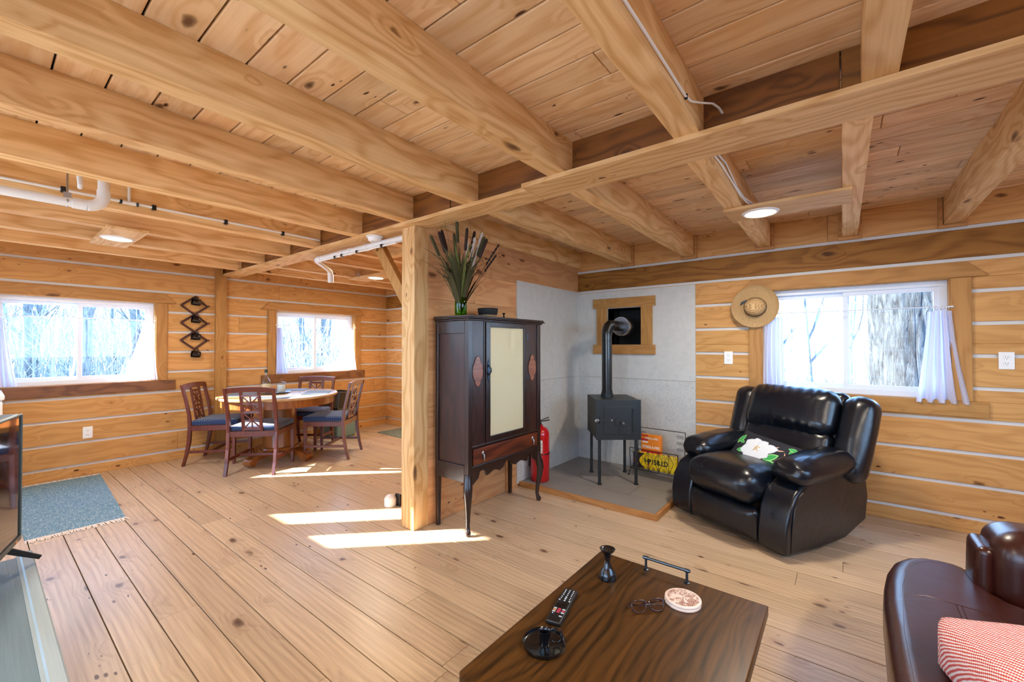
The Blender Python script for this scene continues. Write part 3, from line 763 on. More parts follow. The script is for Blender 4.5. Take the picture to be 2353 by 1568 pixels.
# ------------------------------------------------------------------ cabinet against the partition
cx0, cx1, cy0, cy1 = -2.335, -2.0, 2.075, 2.945      # back, front, near side, far side
cab = thing('china_cabinet', 'antique dark brown cabinet with gold cane door standing against the pine partition', 'cabinet', (0, 0, 0))
zb, zt = .445, 1.475
mb = MB()
mb.box(cx0, cy0+.012, zb, cx1-.012, cy0+.03, zt); mb.box(cx0, cy1-.03, zb, cx1-.012, cy1-.012, zt)      # sides
mb.box(cx0, cy0+.012, zb, cx0+.012, cy1-.012, zt); mb.box(cx0, cy0+.012, zb, cx1-.012, cy1-.012, zb+.015); mb.box(cx0, cy0+.012, zt-.015, cx1-.012, cy1-.012, zt)
ob('carcass', mb, M['caby'], parent=cab)
mb = MB()      # rails, stiles
for y in (cy0, cy1-.04): mb.box(cx1-.04, y, zb-.06, cx1, y+.04, zt)
for y in (cy0, cy1-.03): mb.box(cx0-.0, y, zb-.06, cx0+.03, y+.03, zt)
mb.box(cx1-.02, cy0+.04, .588, cx1-.002, cy1-.04, .605); mb.box(cx1-.02, cy0+.04, .452, cx1-.001, cy1-.04, .468)
for y in (cy0, cy1-.012): mb.box(cx0+.03, y, zt-.09, cx1-.04, y+.012, zt); mb.box(cx0+.03, y, .36, cx1-.04, y+.012, .475)
mb.box(cx1-.02, 2.240, .605, cx1-.004, 2.250, zt); mb.box(cx1-.02, 2.752, .605, cx1-.004, 2.762, zt)
ob('frame', mb, M['cabz'], parent=cab, bevel=.003)
mb = MB()      # moulded top
for k, (o_, z0_, z1_) in enumerate(((.012, zt, zt+.012), (.028, zt+.012, zt+.022), (.020, zt+.022, zt+.036))):
    mb.box(cx0-.0, cy0-o_, z0_, cx1+o_, cy1+o_, z1_)
ob('cornice', mb, M['cabz'], parent=cab, bevel=.004)
for y0_, y1_ in ((cy0+.04, 2.240), (2.762, cy1-.04)):
    mb = MB(); mb.box(cx1-.018, y0_, .605, cx1-.010, y1_, zt); pn = ob('front_panel', mb, M['caby'], parent=cab)
    mb = MB(); yc = (y0_+y1_)/2; zc_ = 1.12; q = []
    for i in range(48):
        a = 2*PI*i/48; rr = .80 + .22*abs(math.cos(2*a))**.5; q.append((yc + .053*rr*math.cos(a), zc_ + .105*rr*math.sin(a)))
    mb.prism(q, 0, .003, lambda u, v, t: (cx1-.010+t, u, v)); ob('inlay', mb, M['inlay'], parent=pn, bevel=.001)
    mb = MB(); mb.tube([(cx1-.007, u, v) for u, v in q], .0016, 5, closed=True); ob('inlay_edge', mb, M['cabz'], parent=pn)
door = MB(); dy0, dy1, dz0, dz1 = 2.253, 2.750, .608, 1.47
for b in ((dy0, dz0, dy0+.045, dz1), (dy1-.045, dz0, dy1, dz1), (dy0+.045, dz0, dy1-.045, dz0+.042), (dy0+.045, dz1-.035, dy1-.045, dz1)):
    door.box(cx1-.012, b[0], b[1], cx1+.006, b[2], b[3])
door = ob('door', door, M['cabz'], parent=cab, bevel=.003)
mb = MB(); n1, n2 = 18, 34; vs = []
for i in range(n2+1):
    for j in range(n1+1):
        y = dy0+.045+(dy1-dy0-.09)*j/n1; z = dz0+.042+(dz1-dz0-.077)*i/n2; u = j/n1; v = i/n2
        bl = .0025*math.sin(u*3)*math.sin(v*9+1) - .007*math.exp(-((u-.62-(v-.85)*.25)/.035)**2)*max(0, min(1, (v-.72)*8)) + .004*math.exp(-((u-.85)/.03)**2-((v-.12)/.06)**2)
        vs.append((cx1-.006+bl, y, z))
mb.add(vs, [(i*(n1+1)+j, i*(n1+1)+j+1, (i+1)*(n1+1)+j+1, (i+1)*(n1+1)+j) for i in range(n2) for j in range(n1)])
ob('cane_screen', mb, M['cane'], parent=door, smooth=180, label='gold woven cane screen')
mb = MB(); hz, hy = 1.125, dy0+.018
mb.prism([(hy-.008, hz-.045), (hy, hz-.085), (hy+.008, hz-.045), (hy+.012, hz), (hy+.008, hz+.045), (hy, hz+.075), (hy-.008, hz+.045), (hy-.012, hz)], 0, .003, lambda u, v, t: (cx1+.006+t, u, v))
mb.tube([(cx1+.010+.022*math.sin(PI*i/10), hy+.004*math.sin(PI*i/10), hz-.035+.07*i/10) for i in range(11)], .005, 8); ob('door_handle', mb, M['darkmetal'], parent=door, smooth=50)
for z in (.72, 1.05, 1.37):
    mb = MB(); mb.tube([(cx1+.007, dy1+.004, z-.025), (cx1+.007, dy1+.004, z+.025)], .004, 8); ob('hinge', mb, M['darkmetal'], parent=door)
mb = MB(); mb.rbox(.018, cy1-cy0-.10, .112, .004, 3, c=(cx1-.006, (cy0+cy1)/2, .528)); dr = ob('drawer', mb, M['cabd'], parent=cab, smooth=40)
for y in (cy0+.145, cy1-.12):
    mb = MB(); mb.lathe([(0, 0), (.013, .0), (.010, .004), (0, .005)], (cx1+.003, y, .545), 14, M=Matrix.Rotation(PI/2, 3, 'Y'))
    mb.tube([(cx1+.010, y, .54), (cx1+.016, y, .522), (cx1+.014, y, .50), (cx1+.013, y, .492)], [.003, .005, .007, .003], 8); ob('drawer_pull', mb, M['steel'], parent=dr, smooth=50)
# scalloped apron
q = [(cy0+.04, .452), (cy1-.04, .452)]; nn = 60; low = []
for i in range(nn+1):
    t = i/nn; y = cy1-.04 - (cy1-cy0-.08)*t; c_ = abs(t-.5)*2
    z = .385 + .010*math.cos(c_*PI*5)
    if c_ < .12: z = .435 - .02*(c_/.12)
    elif c_ < .22: z = .375 + .02*abs(math.sin(c_*60))
    if c_ > .80: z = .385 - (c_-.80)*.25
    elif c_ > .66: z = .41 + .012*math.sin((c_-.66)*20)
    low.append((y, z))
q += low; mb = MB()
for a, b in zip(low[:-1], low[1:]):
    mb.add([(cx1-.02, a[0], a[1]), (cx1-.02, b[0], b[1]), (cx1-.02, b[0], .453), (cx1-.02, a[0], .453), (cx1-.004, a[0], a[1]), (cx1-.004, b[0], b[1]), (cx1-.004, b[0], .453), (cx1-.004, a[0], .453)],
           [(0,1,2,3), (7,6,5,4), (0,4,5,1), (2,6,7,3)])
ob('scalloped_apron', mb, M['cabz'], parent=cab)
for yy, sg in ((cy0+.02, -1), (cy1-.02, 1)):      # cabriole front legs
    mb = MB(); pts = []; rad = []
    for t, off, rr in ((0, 0, .027), (.1, .003, .030), (.2, .014, .033), (.32, .022, .030), (.5, .016, .023), (.7, .004, .017), (.85, .0, .014), (.92, .006, .016), (.96, .012, .021), (1, .012, .016)):
        pts.append((cx1-.024+off*.9, yy+sg*off*.9, .41*(1-t)+.004)); rad.append(rr)
    mb.tube(pts, rad, 12); ob('leg', mb, M['cabz'], parent=cab, smooth=60)
for yy in (cy0+.015, cy1-.015):
    mb = MB(); mb.bar((cx0+.018, yy, .40), (cx0+.018, yy, .002), .034, .034, up=(0, 1, 0), w2=.024, h2=.026); ob('leg', mb, M['cabz'], parent=cab, bevel=.002)
ZT = zt+.0365
VS = 1.22; BS = 1.5

# things on the cabinet
vx, vy = -2.11, 2.11
vase = thing('glass_vase', 'green glass bottle vase of dried grasses on top of the dark cabinet', 'vase', (vx, vy, ZT))
mb = MB(); mb.lathe([(0, 0), (.030, .001), (.035, .008), (.035, .075), (.033, .095), (.024, .112), (.022, .128), (.027, .134), (.027, .137), (.0245, .137), (.0195, .126), (.0215, .112), (.030, .094), (.0325, .074), (.0325, .010), (0, .006)], (0, 0, 0), 28); ob('vase_body', mb, M['greenglass'], parent=vase, smooth=60)
M['stem1'] = plain('dried_leaf_olive', '#3f3c1c', .8, var=.3); M['stem2'] = plain('cattail_brown', '#2e1a12', .9); M['stem3'] = plain('plume_white', '#cfc5b8', .95)
M['stem4'] = plain('grass_green', '#5d6428', .7, var=.2)
bq = thing('dried_bouquet', 'bunch of dried cattails, olive blades and white plumes in the green vase', 'dried flowers', (vx, vy, ZT))
def blade(a, lean, L, wd, mat, curl=0):
    mb = MB(); k = 9; vs = []; ca, sa = math.cos(a), math.sin(a)
    for i in range(k+1):
        t = i/k; rr = .006 + lean*(t**1.3) + curl*max(0, t-.75)*.8; z = .012 + L*(t - max(0, t-.7)**2*curl*3)
        ww = wd*math.sin(PI*min(1, t*.9+.06))*.5
        px, py = ca*rr, sa*rr
        vs += [(px - sa*ww, py + ca*ww, z), (px + sa*ww, py - ca*ww, z), (px + ca*.0008, py + sa*.0008, z+.0006)]
    fs = []
    for i in range(k):
        b_ = i*3; fs += [(b_, b_+3, b_+4, b_+1), (b_+1, b_+4, b_+5, b_+2), (b_+2, b_+5, b_+3, b_)]
    mb.add(vs, fs); return ob('leaf_blade', mb, mat, parent=bq, smooth=50)
for i in range(64): blade(R.uniform(0, 2*PI), R.uniform(.03, .15), R.uniform(.17, .31), R.uniform(.012, .026), M['stem1'] if i % 4 else M['stem4'], R.uniform(0, .4))
def cattail(a, lean, L, mat, rr, hl, knob=False):
    mb = MB(); ca, sa = math.cos(a), math.sin(a); f = lambda t: (ca*(.004+lean*t**1.2), sa*(.004+lean*t**1.2), .012+L*t)
    mb.tube([f(i/8*(1-hl)) for i in range(9)], .0013, 5)
    k = 12; mb.tube([f(1-hl+hl*i/k) for i in range(k+1)], [rr*(.5 if i in (0, k) else (1 if not knob or i % 2 else .55)) for i in range(k+1)], 7)
    ob('cattail', mb, mat, parent=bq, smooth=60)
for a, l_, L in ((3.9, .15, .33), (3.4, .12, .37), (4.3, .11, .34), (2.9, .08, .36), (5.2, .05, .40), (.9, .12, .34), (.5, .14, .32), (1.4, .08, .37), (5.9, .10, .35)): cattail(a, l_, L, M['stem2'] if R.random() < .6 else M['stem1'], .008, .26)
for a, l_, L in ((.7, .07, .33), (.3, .04, .31), (1.0, .11, .36)): cattail(a, l_, L, M['stem3'], .009, .42, True)
for a, l_, L in ((.6, .20, .30), (1.1, .19, .27)): cattail(a, l_, L, M['stem2'], .006, .3, True)
mb = MB()
for a, l_, L in ((.2, .09, .42), (3.6, .16, .40), (1.2, .13, .41), (4.4, .10, .42), (5.5, .12, .38)):
    mb.tube([(math.cos(a)*(l_*t**1.4 + .05*math.sin(t*4)*t*t), math.sin(a)*l_*t**1.4, .012 + L*t - .12*max(0, t-.8)) for t in [i/14 for i in range(15)]], .0007, 4)
ob('wispy_stems', mb, M['stem1'], parent=bq, kind='stuff')
bk = thing('woven_basket', 'small round black and straw woven basket on top of the dark cabinet', 'basket', (-2.20, 2.50, ZT))
mb = MB(); mb.lathe([(0, 0), (.058, .0), (.068, .012), (.072, .028), (.068, .03), (0, .006)], (0, 0, 0), 32); ob('basket_base', mb, M['basket'], parent=bk, smooth=60)
mb = MB(); mb.lathe([(.071, .027), (.078, .05), (.080, .072), (.083, .080), (.078, .082), (.074, .07), (.067, .03)], (0, 0, 0), 32); ob('basket_wall', mb, M['basketblack'], parent=bk, smooth=60)
cs = thing('candlestick', 'tiny black metal candlestick on top of the dark cabinet beside the basket', 'candle holder', (-2.20, 2.70, ZT))
def stick(parent, s=1.0, mat='blackgloss'):
    mb = MB(); pr = [(0, 0), (.024, 0), (.0245, .006), (.021, .018), (.014, .028), (.0115, .034), (.009, .042), (.007, .048), (.0075, .052), (.010, .062), (.0115, .070), (.018, .075), (.0215, .081), (.019, .081), (.0115, .076), (.009, .070), (0, .068)]
    mb.lathe([(a*s, b*s) for a, b in pr], (0, 0, 0), 32); return ob('candlestick_body', mb, M[mat], parent=parent, smooth=60)
stick(cs, .72)

vase.scale = (VS, VS, VS); bq.scale = (BS*.82, BS, BS*1.08)
# ------------------------------------------------------------------ fire extinguisher
fe = thing('fire_extinguisher', 'red fire extinguisher standing on the hearth behind the cabinet leg', 'extinguisher', (-2.235, 3.28, .0455), .6)
mb = MB(); r0 = .088
mb.lathe([(0, 0), (r0-.006, 0), (r0, .006), (r0, .425), (r0-.006, .455), (r0-.025, .485), (r0-.055, .50), (0.028, .503), (.028, .515), (0, .515)], (0, 0, 0), 36); ob('cylinder', mb, M['red'], parent=fe, smooth=50)
mb = MB(); mb.tube([(math.cos(a)*(r0+.002), math.sin(a)*(r0+.002), .255) for a in [2*PI*i/28 for i in range(28)]], .005, 6, closed=True); ob('strap', mb, M['black'], parent=fe)
mb = MB(); a0, a1 = -PI/2-1.0, -PI/2+.25; k = 14; vs = []
for z in (.27, .385):
    for i in range(k+1): a = a0+(a1-a0)*i/k; vs.append((math.cos(a)*(r0+.0012), math.sin(a)*(r0+.0012), z))
mb.add(vs, [(i, i+1, k+2+i, k+1+i) for i in range(k)]); lb = ob('instruction_label', mb, M['paper'], parent=fe, label='white instruction label')
mb = MB()
for i in range(6):
    a = a1-.12-.09*(i % 2); z = .285+.015*i; mb.box(math.cos(a)*(r0+.002)-.004, math.sin(a)*(r0+.002)-.002, z, math.cos(a)*(r0+.002)+.004, math.sin(a)*(r0+.002)+.001, z+.006)
ob('label_print', mb, M['black'], parent=lb)
mb = MB(); mb.lathe([(0, .515), (.016, .515), (.016, .535), (0, .535)], (0, 0, 0), 14); mb.bar((-.02, 0, .54), (.09, 0, .56), .02, .008); mb.bar((-.02, 0, .545), (.085, 0, .585), .02, .006); ob('valve_handle', mb, M['black'], parent=fe)
mb = MB(); mb.tube([(-.02, .01, .53), (-.085, .02, .50), (-.098, .02, .38), (-.096, .02, .2), (-.096, .02, .12)], [.007, .007, .008, .008, .012], 10); ob('hose', mb, M['black'], parent=fe, smooth=60)

# ------------------------------------------------------------------ wood stove
sa_ = math.atan2(.203, .258); ax = Vector((math.cos(sa_), math.sin(sa_), 0)); bx_ = Vector((-math.sin(sa_), math.cos(sa_), 0))
fl = Vector((-1.735, 3.500, 0)); sw, sd = .395, .455
cen = fl + ax*.165 + bx_*.19
st = thing('wood_stove', 'black steel box wood stove on four tall legs standing on the hearth', 'stove', (cen.x, cen.y, .0455), sa_)
z0, z1 = .413, .765
mb = MB(); mb.box(-sw/2, -sd/2+.01, z0, sw/2, sd/2, z1); ob('firebox', mb, M['stove'], parent=st, bevel=.003)
mb = MB(); mb.box(-sw/2-.004, -sd/2, z0-.004, sw/2+.004, -sd/2+.0105, z1+.004); fp = ob('front_plate', mb, M['stove'], parent=st, bevel=.0015)
mb = MB(); mb.box(-.133, -sd/2-.007, z0+.045, .145, -sd/2-.0005, z1-.055); dr = ob('stove_door', mb, M['stove'], parent=st, bevel=.002)
mb = MB(); mb.lathe([(0, 0), (.036, 0), (.036, .008), (0, .008)], (.0, -sd/2-.007, .57), 28, M=Matrix.Rotation(PI/2, 3, 'X')); mb.tube([(0, -sd/2-.012, .57), (.028, -sd/2-.035, .57)], .004, 8); ob('air_damper', mb, M['stove'], parent=dr, smooth=40)
def spring(p, q, name, parent):
    mb = MB(); p, q = Vector(p), Vector(q); a = (q-p).normalized(); u = a.cross(Vector((0, 0, 1))).normalized(); v = a.cross(u); pts = []
    L = (q-p).length
    for i in range(49): t = i/48; an = t*2*PI*4; rr = .006+.009*math.sin(PI*t); pts.append(p + a*L*t + (u*math.cos(an)+v*math.sin(an))*rr)
    mb.tube(pts, .0022, 6); return ob(name, mb, M['chrome'], parent=parent, smooth=60)
spring((.026, -sd/2-.034, .57), (.040, -sd/2-.068, .57), 'spring_handle', dr)
mb = MB(); mb.box(-.185, -sd/2-.016, .578, -.06, -sd/2-.010, .598); mb.box(-.172, -sd/2-.013, .555, -.150, -sd/2-.001, .615); lt = ob('latch', mb, M['stove'], parent=dr, bevel=.001)
mb = MB(); mb.lathe([(0, 0), (.008, 0), (.007, .004), (0, .005)], (-.065, -sd/2-.016, .588), 12, M=Matrix.Rotation(PI/2, 3, 'X')); ob('latch_bolt', mb, M['chrome'], parent=lt, smooth=50)
spring((-.185, -sd/2-.016, .588), (-.215, -sd/2-.05, .588), 'spring_handle', lt)
mb = MB(); mb.tube([(.125, -sd/2-.012, z0+.065), (.125, -sd/2-.012, z1-.075)], .0065, 10); mb.box(.105, -sd/2-.009, z0+.06, .12, -sd/2-.0005, z1-.07); mb.box(.13, -sd/2-.009, z0+.06, .155, -sd/2-.0005, z1-.07); ob('door_hinge', mb, M['stove'], parent=dr)
for dx in (-.165, .165):
    for dy in (-.19, .19):
        mb = MB(); mb.tube([(dx, dy, .004), (dx, dy, z0)], .0135, 14); mb.lathe([(0, 0), (.022, 0), (.022, .005), (0, .006)], (dx, dy, 0), 20); ob('leg', mb, M['stove'], parent=st, smooth=40)
mb = MB(); mb.lathe([(.060, z1), (.060, z1+.02), (.057, z1+.022), (.057, z1+.035), (.0, z1+.035)], (-.04, .05, 0), 28); ob('flue_collar', mb, M['stove'], parent=st, smooth=50)
pb = cen + ax*(-.04) + bx_*(.05)
sp_ = thing('stovepipe', 'black stovepipe rising from the wood stove and bending into the wall opening', 'stovepipe', (pb.x, pb.y, .0455+z1+.036))
mb = MB(); H = 1.50-.0455-z1-.036; mb.tube([(0, 0, 0), (0, 0, H-.10)], .049, 28); mb.lathe([(.052, 0), (.052, .03), (.049, .032)], (0, 0, 0), 28)
mb.lathe([(.0505, H-.155), (.0515, H-.15), (.0505, H-.145)], (0, 0, 0), 28); ob('vertical_pipe', mb, M['pipe'], parent=sp_, smooth=50)
tgt = Vector((-1.80, 4.40, 1.50)); hd = Vector((tgt.x-pb.x, tgt.y-pb.y, 0)); hl_ = hd.length; hd.normalize()
mb = MB(); pts = []; rr = []
for i in range(41):
    a = PI/2*i/40; p = Vector((0, 0, H-.10)) + hd*(.10*(1-math.cos(a))) + Vector((0, 0, .10*math.sin(a))); pts.append(p); rr.append(.050 + (.0022 if i % 2 else -.001)*(1 if 3 < i < 37 else 0))
mb.tube(pts, rr, 28, caps=False); ob('elbow', mb, M['pipe'], parent=sp_, smooth=60)
mb = MB(); mb.tube([hd*.10 + Vector((0, 0, H)), hd*(hl_-.02) + Vector((0, 0, H))], .0505, 28); ob('horizontal_pipe', mb, M['pipe'], parent=sp_, smooth=50)
e_ = hd*(hl_-.30) + Vector((0, 0, H)); e2 = hd*(hl_-.14) + Vector((0, 0, H))
mb = MB(); Mz = Vector((0, 0, 1)).rotation_difference(hd).to_matrix()
mb.lathe([(.088, 0), (.095, 0), (.098, .004), (.098, .15), (.088, .15), (.088, .002)], e_, 36, M=Mz); mb.lathe([(.086, 0), (.086, .1)], e_, 36, M=Mz); ob('thimble_shell', mb, M['steel'], parent=sp_, smooth=40)
mb = MB(); mb.lathe([(.052, .004), (.088, .006)], e_, 36, M=Mz); ob('thimble_face', mb, M['pvc'], parent=sp_)

# ------------------------------------------------------------------ magazine rack with fire logs
rk = thing('magazine_rack', 'black scrolled wire rack on the hearth holding the fire starter packs', 'rack', (-1.39, 4.03, .0455), -.06)
W = .46
def rect_frame(name, y, z0, z1, yt=0):
    mb = MB(); rw = .0035
    mb.tube([(-W/2, y, z0), (-W/2, y+yt, z1)], rw, 6); mb.tube([(W/2, y, z0), (W/2, y+yt, z1)], rw, 6); mb.tube([(-W/2, y+yt, z1), (W/2, y+yt, z1)], rw, 6); mb.tube([(-W/2, y, z0), (W/2, y, z0)], rw, 6)
    return ob(name, mb, M['iron'], parent=rk, smooth=60)
fr_ = rect_frame('front_frame', -.10, .07, .27, -.015)
bf_ = rect_frame('back_frame', .05, .07, .44, .03)
def scroll(name, c, s, fl_, y, parent, k=1):
    mb = MB(); pts = []
    for i in range(26):
        t = i/25; an = t*2*PI*1.4; rr = s*(1-.75*t); pts.append((c[0]+fl_*rr*math.cos(an), y, c[1]+k*rr*math.sin(an)))
    mb.tube(pts, .0018, 5); ob(name, mb, M['iron'], parent=parent, smooth=60)
for x in (-.20, -.17, .17, .20):
    for z in (.39, .33, .27): scroll('scroll', (x, z), .018, 1 if x < 0 else -1, .072, bf_)
for i, x in enumerate([-.20 + .05*k_ for k_ in range(9)]): scroll('scroll', (x, .235), .017, 1 if i % 2 else -1, -.115, fr_); scroll('scroll', (x, .105), .016, -1 if i % 2 else 1, -.104, fr_, -1)
mb = MB()
for i in range(4):
    x = -.14+.095*i; mb.tube([(x, -.102, .07), (x, -.116, .27)], .002, 5)
    for sg in (-1, 1): mb.tube([(x, -.116, .262), (x+sg*.045, -.11, .18), (x, -.104, .08)], .0018, 5)
mb.tube([(-W/2, -.1, .07), (-W/2, .05, .07)], .003, 5); mb.tube([(W/2, -.1, .07), (W/2, .05, .07)], .003, 5)
for i in range(6): mb.tube([(-.2+.08*i, -.1, .07), (-.2+.08*i, .05, .07)], .002, 5)
ob('wire_work', mb, M['iron'], parent=rk, smooth=60)
for sx in (-1, 1):
    for y in (-.1, .05):
        mb = MB(); mb.tube([(sx*W/2, y, .07), (sx*(W/2+.012), y-.01, .008)], .004, 6); mb.lathe([(0, 0), (.009, .002), (.009, .010), (0, .013)], (sx*(W/2+.012), y-.01, 0), 10); ob('leg', mb, M['iron'], parent=rk, smooth=60)
M['orange'] = plain('pack_orange', '#f08a1c', .3, var=.1, bscale=30); M['pred'] = plain('pack_red', '#c3202c', .3); M['pyel'] = plain('pack_yellow', '#f2cc18', .3); M['pdark'] = plain('pack_dark', '#2a2230', .3, var=.5, bscale=60); M['pbrown'] = plain('pack_brown', '#8e3d1b', .35, var=.3, bscale=80)
M['ink'] = plain('ink_black', '#14141c', .5); M['inkw'] = plain('ink_white', '#f4f1ec', .5)
def text(parent, s, p, size, mat, rx=PI/2, rz=0, ext=.0006, name='lettering', sx=1.0, bold=.0):
    c = bpy.data.curves.new(name, 'FONT'); c.body = s; c.size = size; c.extrude = ext; c.align_x = 'CENTER'; c.align_y = 'CENTER'; c.offset = bold
    c.materials.append(mat); o = bpy.data.objects.new(name, c); col.objects.link(o); o.parent = parent; o.location = p; o.rotation_euler = (rx, 0, rz); o.scale = (sx, 1, 1); return o
rkM = Matrix.Translation(Vector((-1.39, 4.03, .0455))) @ Matrix.Rotation(-.06, 4, 'Z')
p_ = rkM @ Vector((-.055, -.01, .085))
pk = thing('firestarter_pack', 'orange STRIKE-A-FIRE pack standing upright in the back of the wire rack', 'fire starter pack', p_, -.06)
def pack(parent, w_, h_, mats_):
    mb = MB(); mb.rbox(w_, .035, h_, .006, 4, c=(0, 0, h_/2)); return ob('wrapper', mb, mats_, parent=parent, smooth=50)
wr = pack(pk, .20, .315, M['orange']); F = -.0182
def patch(parent, x0, z0, x1, z1, m, f=F, d=.0008, name='printed_band', sk=0):
    mb = MB(); mb.prism([(x0, z0), (x1, z0), (x1+sk, z1), (x0+sk, z1)], f, f-d, lambda u, v, t: (u, t, v)); return ob(name, mb, m, parent=parent)
patch(pk, -.097, 0.005, .097, .155, M['pbrown']); patch(pk, -.097, .145, .097, .165, M['pred'], d=.001); patch(pk, -.097, .252, -.03, .272, M['pred'], d=.001); patch(pk, -.097, .295, -.03, .308, M['pred'], d=.001)
patch(pk, -.085, .235, -.03, .250, M['inkw'], d=.001)
text(pk, 'STRIKE-A-FIRE', (0, F-.0015, .195), .034, M['inkw'], sx=.80, bold=.0008); text(pk, 'STRIKE-A-FIRE', (0.005, F-.0015, .278), .024, M['inkw'], sx=.85, bold=.0005)
p_ = rkM @ Vector((.0, -.065, .080))
pk = thing('firelog_pack', 'yellow and black fire log pack lying in the front of the wire rack', 'fire log pack', p_, -.06)
mb = MB(); mb.rbox(.42, .045, .155, .01, 4, c=(0, 0, .0775)); ob('wrapper', mb, M['pyel'], parent=pk, smooth=50)
F = -.0232
mb = MB(); q = [(-.207, .006), (-.207, .149), (-.09, .149)] + [(-.09-.055*math.sin(PI*i/10), .149-.143*i/10) for i in range(1, 11)]
mb.prism(q, F, F-.0008, lambda u, v, t: (u, t, v)); ob('printed_band', mb, M['pdark'], parent=pk)
patch(pk, -.20, .05, -.165, .10, M['pbrown'], F, .0014); patch(pk, -.185, .025, -.16, .05, M['orange'], F, .0014); patch(pk, -.19, .105, -.168, .14, M['inlay'], F, .0014)
text(pk, 'HP15B.LD', (.02, F-.0012, .078), .062, M['ink'], sx=.85, bold=.0016)
mb = MB(); mb.lathe([(0, 0), (.010, 0), (.009, .001), (0, .001)], (-.055, F-.001, .048), 14, M=Matrix.Rotation(PI/2, 3, 'X')); ob('printed_dot', mb, M['pred'], parent=pk)

# ------------------------------------------------------------------ straw hat
hat = thing('straw_hat', 'wide-brimmed straw hat hanging at the upper left corner of the recliner window', 'hat', (-.597, YB-.055, 1.642))
Mx = Matrix.Rotation(PI/2, 3, 'X')
mb = MB()
prof = [(.085, .0), (.092, .006), (.11, .002), (.135, -.004), (.16, -.006), (.178, -.003), (.181, .000), (.178, .001), (.16, -.002), (.135, .000), (.11, .006)]
def hatf(p):
    return p
mb.lathe([(.083, .006), (.095, .002), (.12, -.004), (.15, -.008), (.172, -.004), (.182, .004), (.184, .007), (.181, .009), (.172, .001), (.15, -.003), (.12, .001), (.095, .007), (.083, .012)], (0, 0, 0), 56, M=Mx)
for i, v in enumerate(mb.v):
    a = math.atan2(v[2], v[0]); rr = math.hypot(v[0], v[2]); mb.v[i] = (v[0]*1.0, v[1] - .012*math.sin(a*2+.5)*(rr/.18)**2, v[2]*1.0)
ob('brim', mb, M['straw'], parent=hat, smooth=60)
mb = MB(); mb.lathe([(0, .088), (.03, .087), (.055, .080), (.072, .066), (.080, .045), (.085, .01), (.084, .0)], (.004, 0, -.006), 44, M=Mx)
for i, v in enumerate(mb.v):   # slight pinch
    mb.v[i] = (v[0], v[1], v[2]*.94)
ob('crown_of_hat', mb, M['straw'], parent=hat, smooth=60)
mb = MB(); mb.tube([(.004+.0855*math.cos(a), -.012, -.006+.081*math.sin(a)) for a in [2*PI*i/40 for i in range(40)]], .0035, 6, closed=True, flat=1)
mb.prism([(-.10, .045), (-.06, .062), (-.055, .05), (-.085, .028), (-.112, .012), (-.108, .03)], -.010, -.016, lambda u, v, t: (u, t, v)); ob('hat_band', mb, M['black'], parent=hat)

# ------------------------------------------------------------------ accordion mug rack and mugs
rx = XL+.012
mr = thing('accordion_mug_rack', 'dark wooden accordion mug rack on the left log wall between the windows', 'mug rack', (XL, 1.595, 1.28))
M['rackw'] = plain('rack_walnut', '#4a2415', .45)
hz_ = [.59, .385, .185, -.02]
for k in range(3):
    zt_, zb_ = hz_[k], hz_[k+1]; zm = (zt_+zb_)/2
    for (ya, za, yb, zb2) in ((0, zt_, -.128, zm), (0, zt_, .128, zm), (-.128, zm, 0, zb_), (.128, zm, 0, zb_)):
        mb = MB(); mb.bar((.008 if ya == 0 else .016, ya, za), (.008 if ya == 0 else .016, yb, zb2), .008, .022, up=(0, 0, 1)); ob('slat', mb, M['rackw'], parent=mr, bevel=.002)
    for y in (-.128, .128):
        mb = MB(); mb.tube([(.002, y, zm), (.055, y, zm)], .007, 10); mb.lathe([(0, 0), (.012, .002), (.012, .01), (0, .014)], (.052, y, zm), 12, M=Matrix.Rotation(PI/2, 3, 'Y')); ob('peg', mb, M['rackw'], parent=mr, smooth=50)
for z in hz_:
    mb = MB(); mb.tube([(.002, 0, z), (.050, 0, z+.006)], .007, 10); mb.lathe([(0, 0), (.010, .002), (.010, .01), (0, .013)], (.049, 0, z+.006), 12, M=Matrix.Rotation(PI/2, 3, 'Y')); ob('peg', mb, M['rackw'], parent=mr, smooth=50)
posn = ['topmost', 'second from the top', 'third from the top', 'lowest']
def make_mug():
    t = thing('coffee_mug', '', 'mug')
    mb = MB(); mb.lathe([(0, -.042), (.030, -.042), (.038, -.036), (.041, .0), (.041, .042), (.0385, .042), (.038, 0), (.034, -.034), (0, -.037)], (0, 0, 0), 30); ob('mug_body', mb, M['blackgloss'], parent=t, smooth=60)
    mb = MB(); mb.tube([(0, .038+.030*math.sin(PI*i/12), .024-.048*i/12) for i in range(13)], .0052, 8); ob('mug_handle', mb, M['blackgloss'], parent=t, smooth=60)
    return t
mug0 = make_mug()
for k, z in enumerate(hz_):
    m_ = mug0 if k == 0 else copy_tree(mug0)
    m_['label'] = 'glossy black mug hanging on the accordion rack, %s of the four' % posn[k]; m_['group'] = 'black mugs on the accordion rack'
    m_.location = (XL+.048, 1.605, 1.28+z-.060); m_.rotation_euler = (math.radians(98), 0, 0)
    m_.rotation_euler = (Matrix.Rotation(math.radians(-12), 3, 'Y') @ Matrix.Rotation(math.radians(82), 3, 'X')).to_euler()

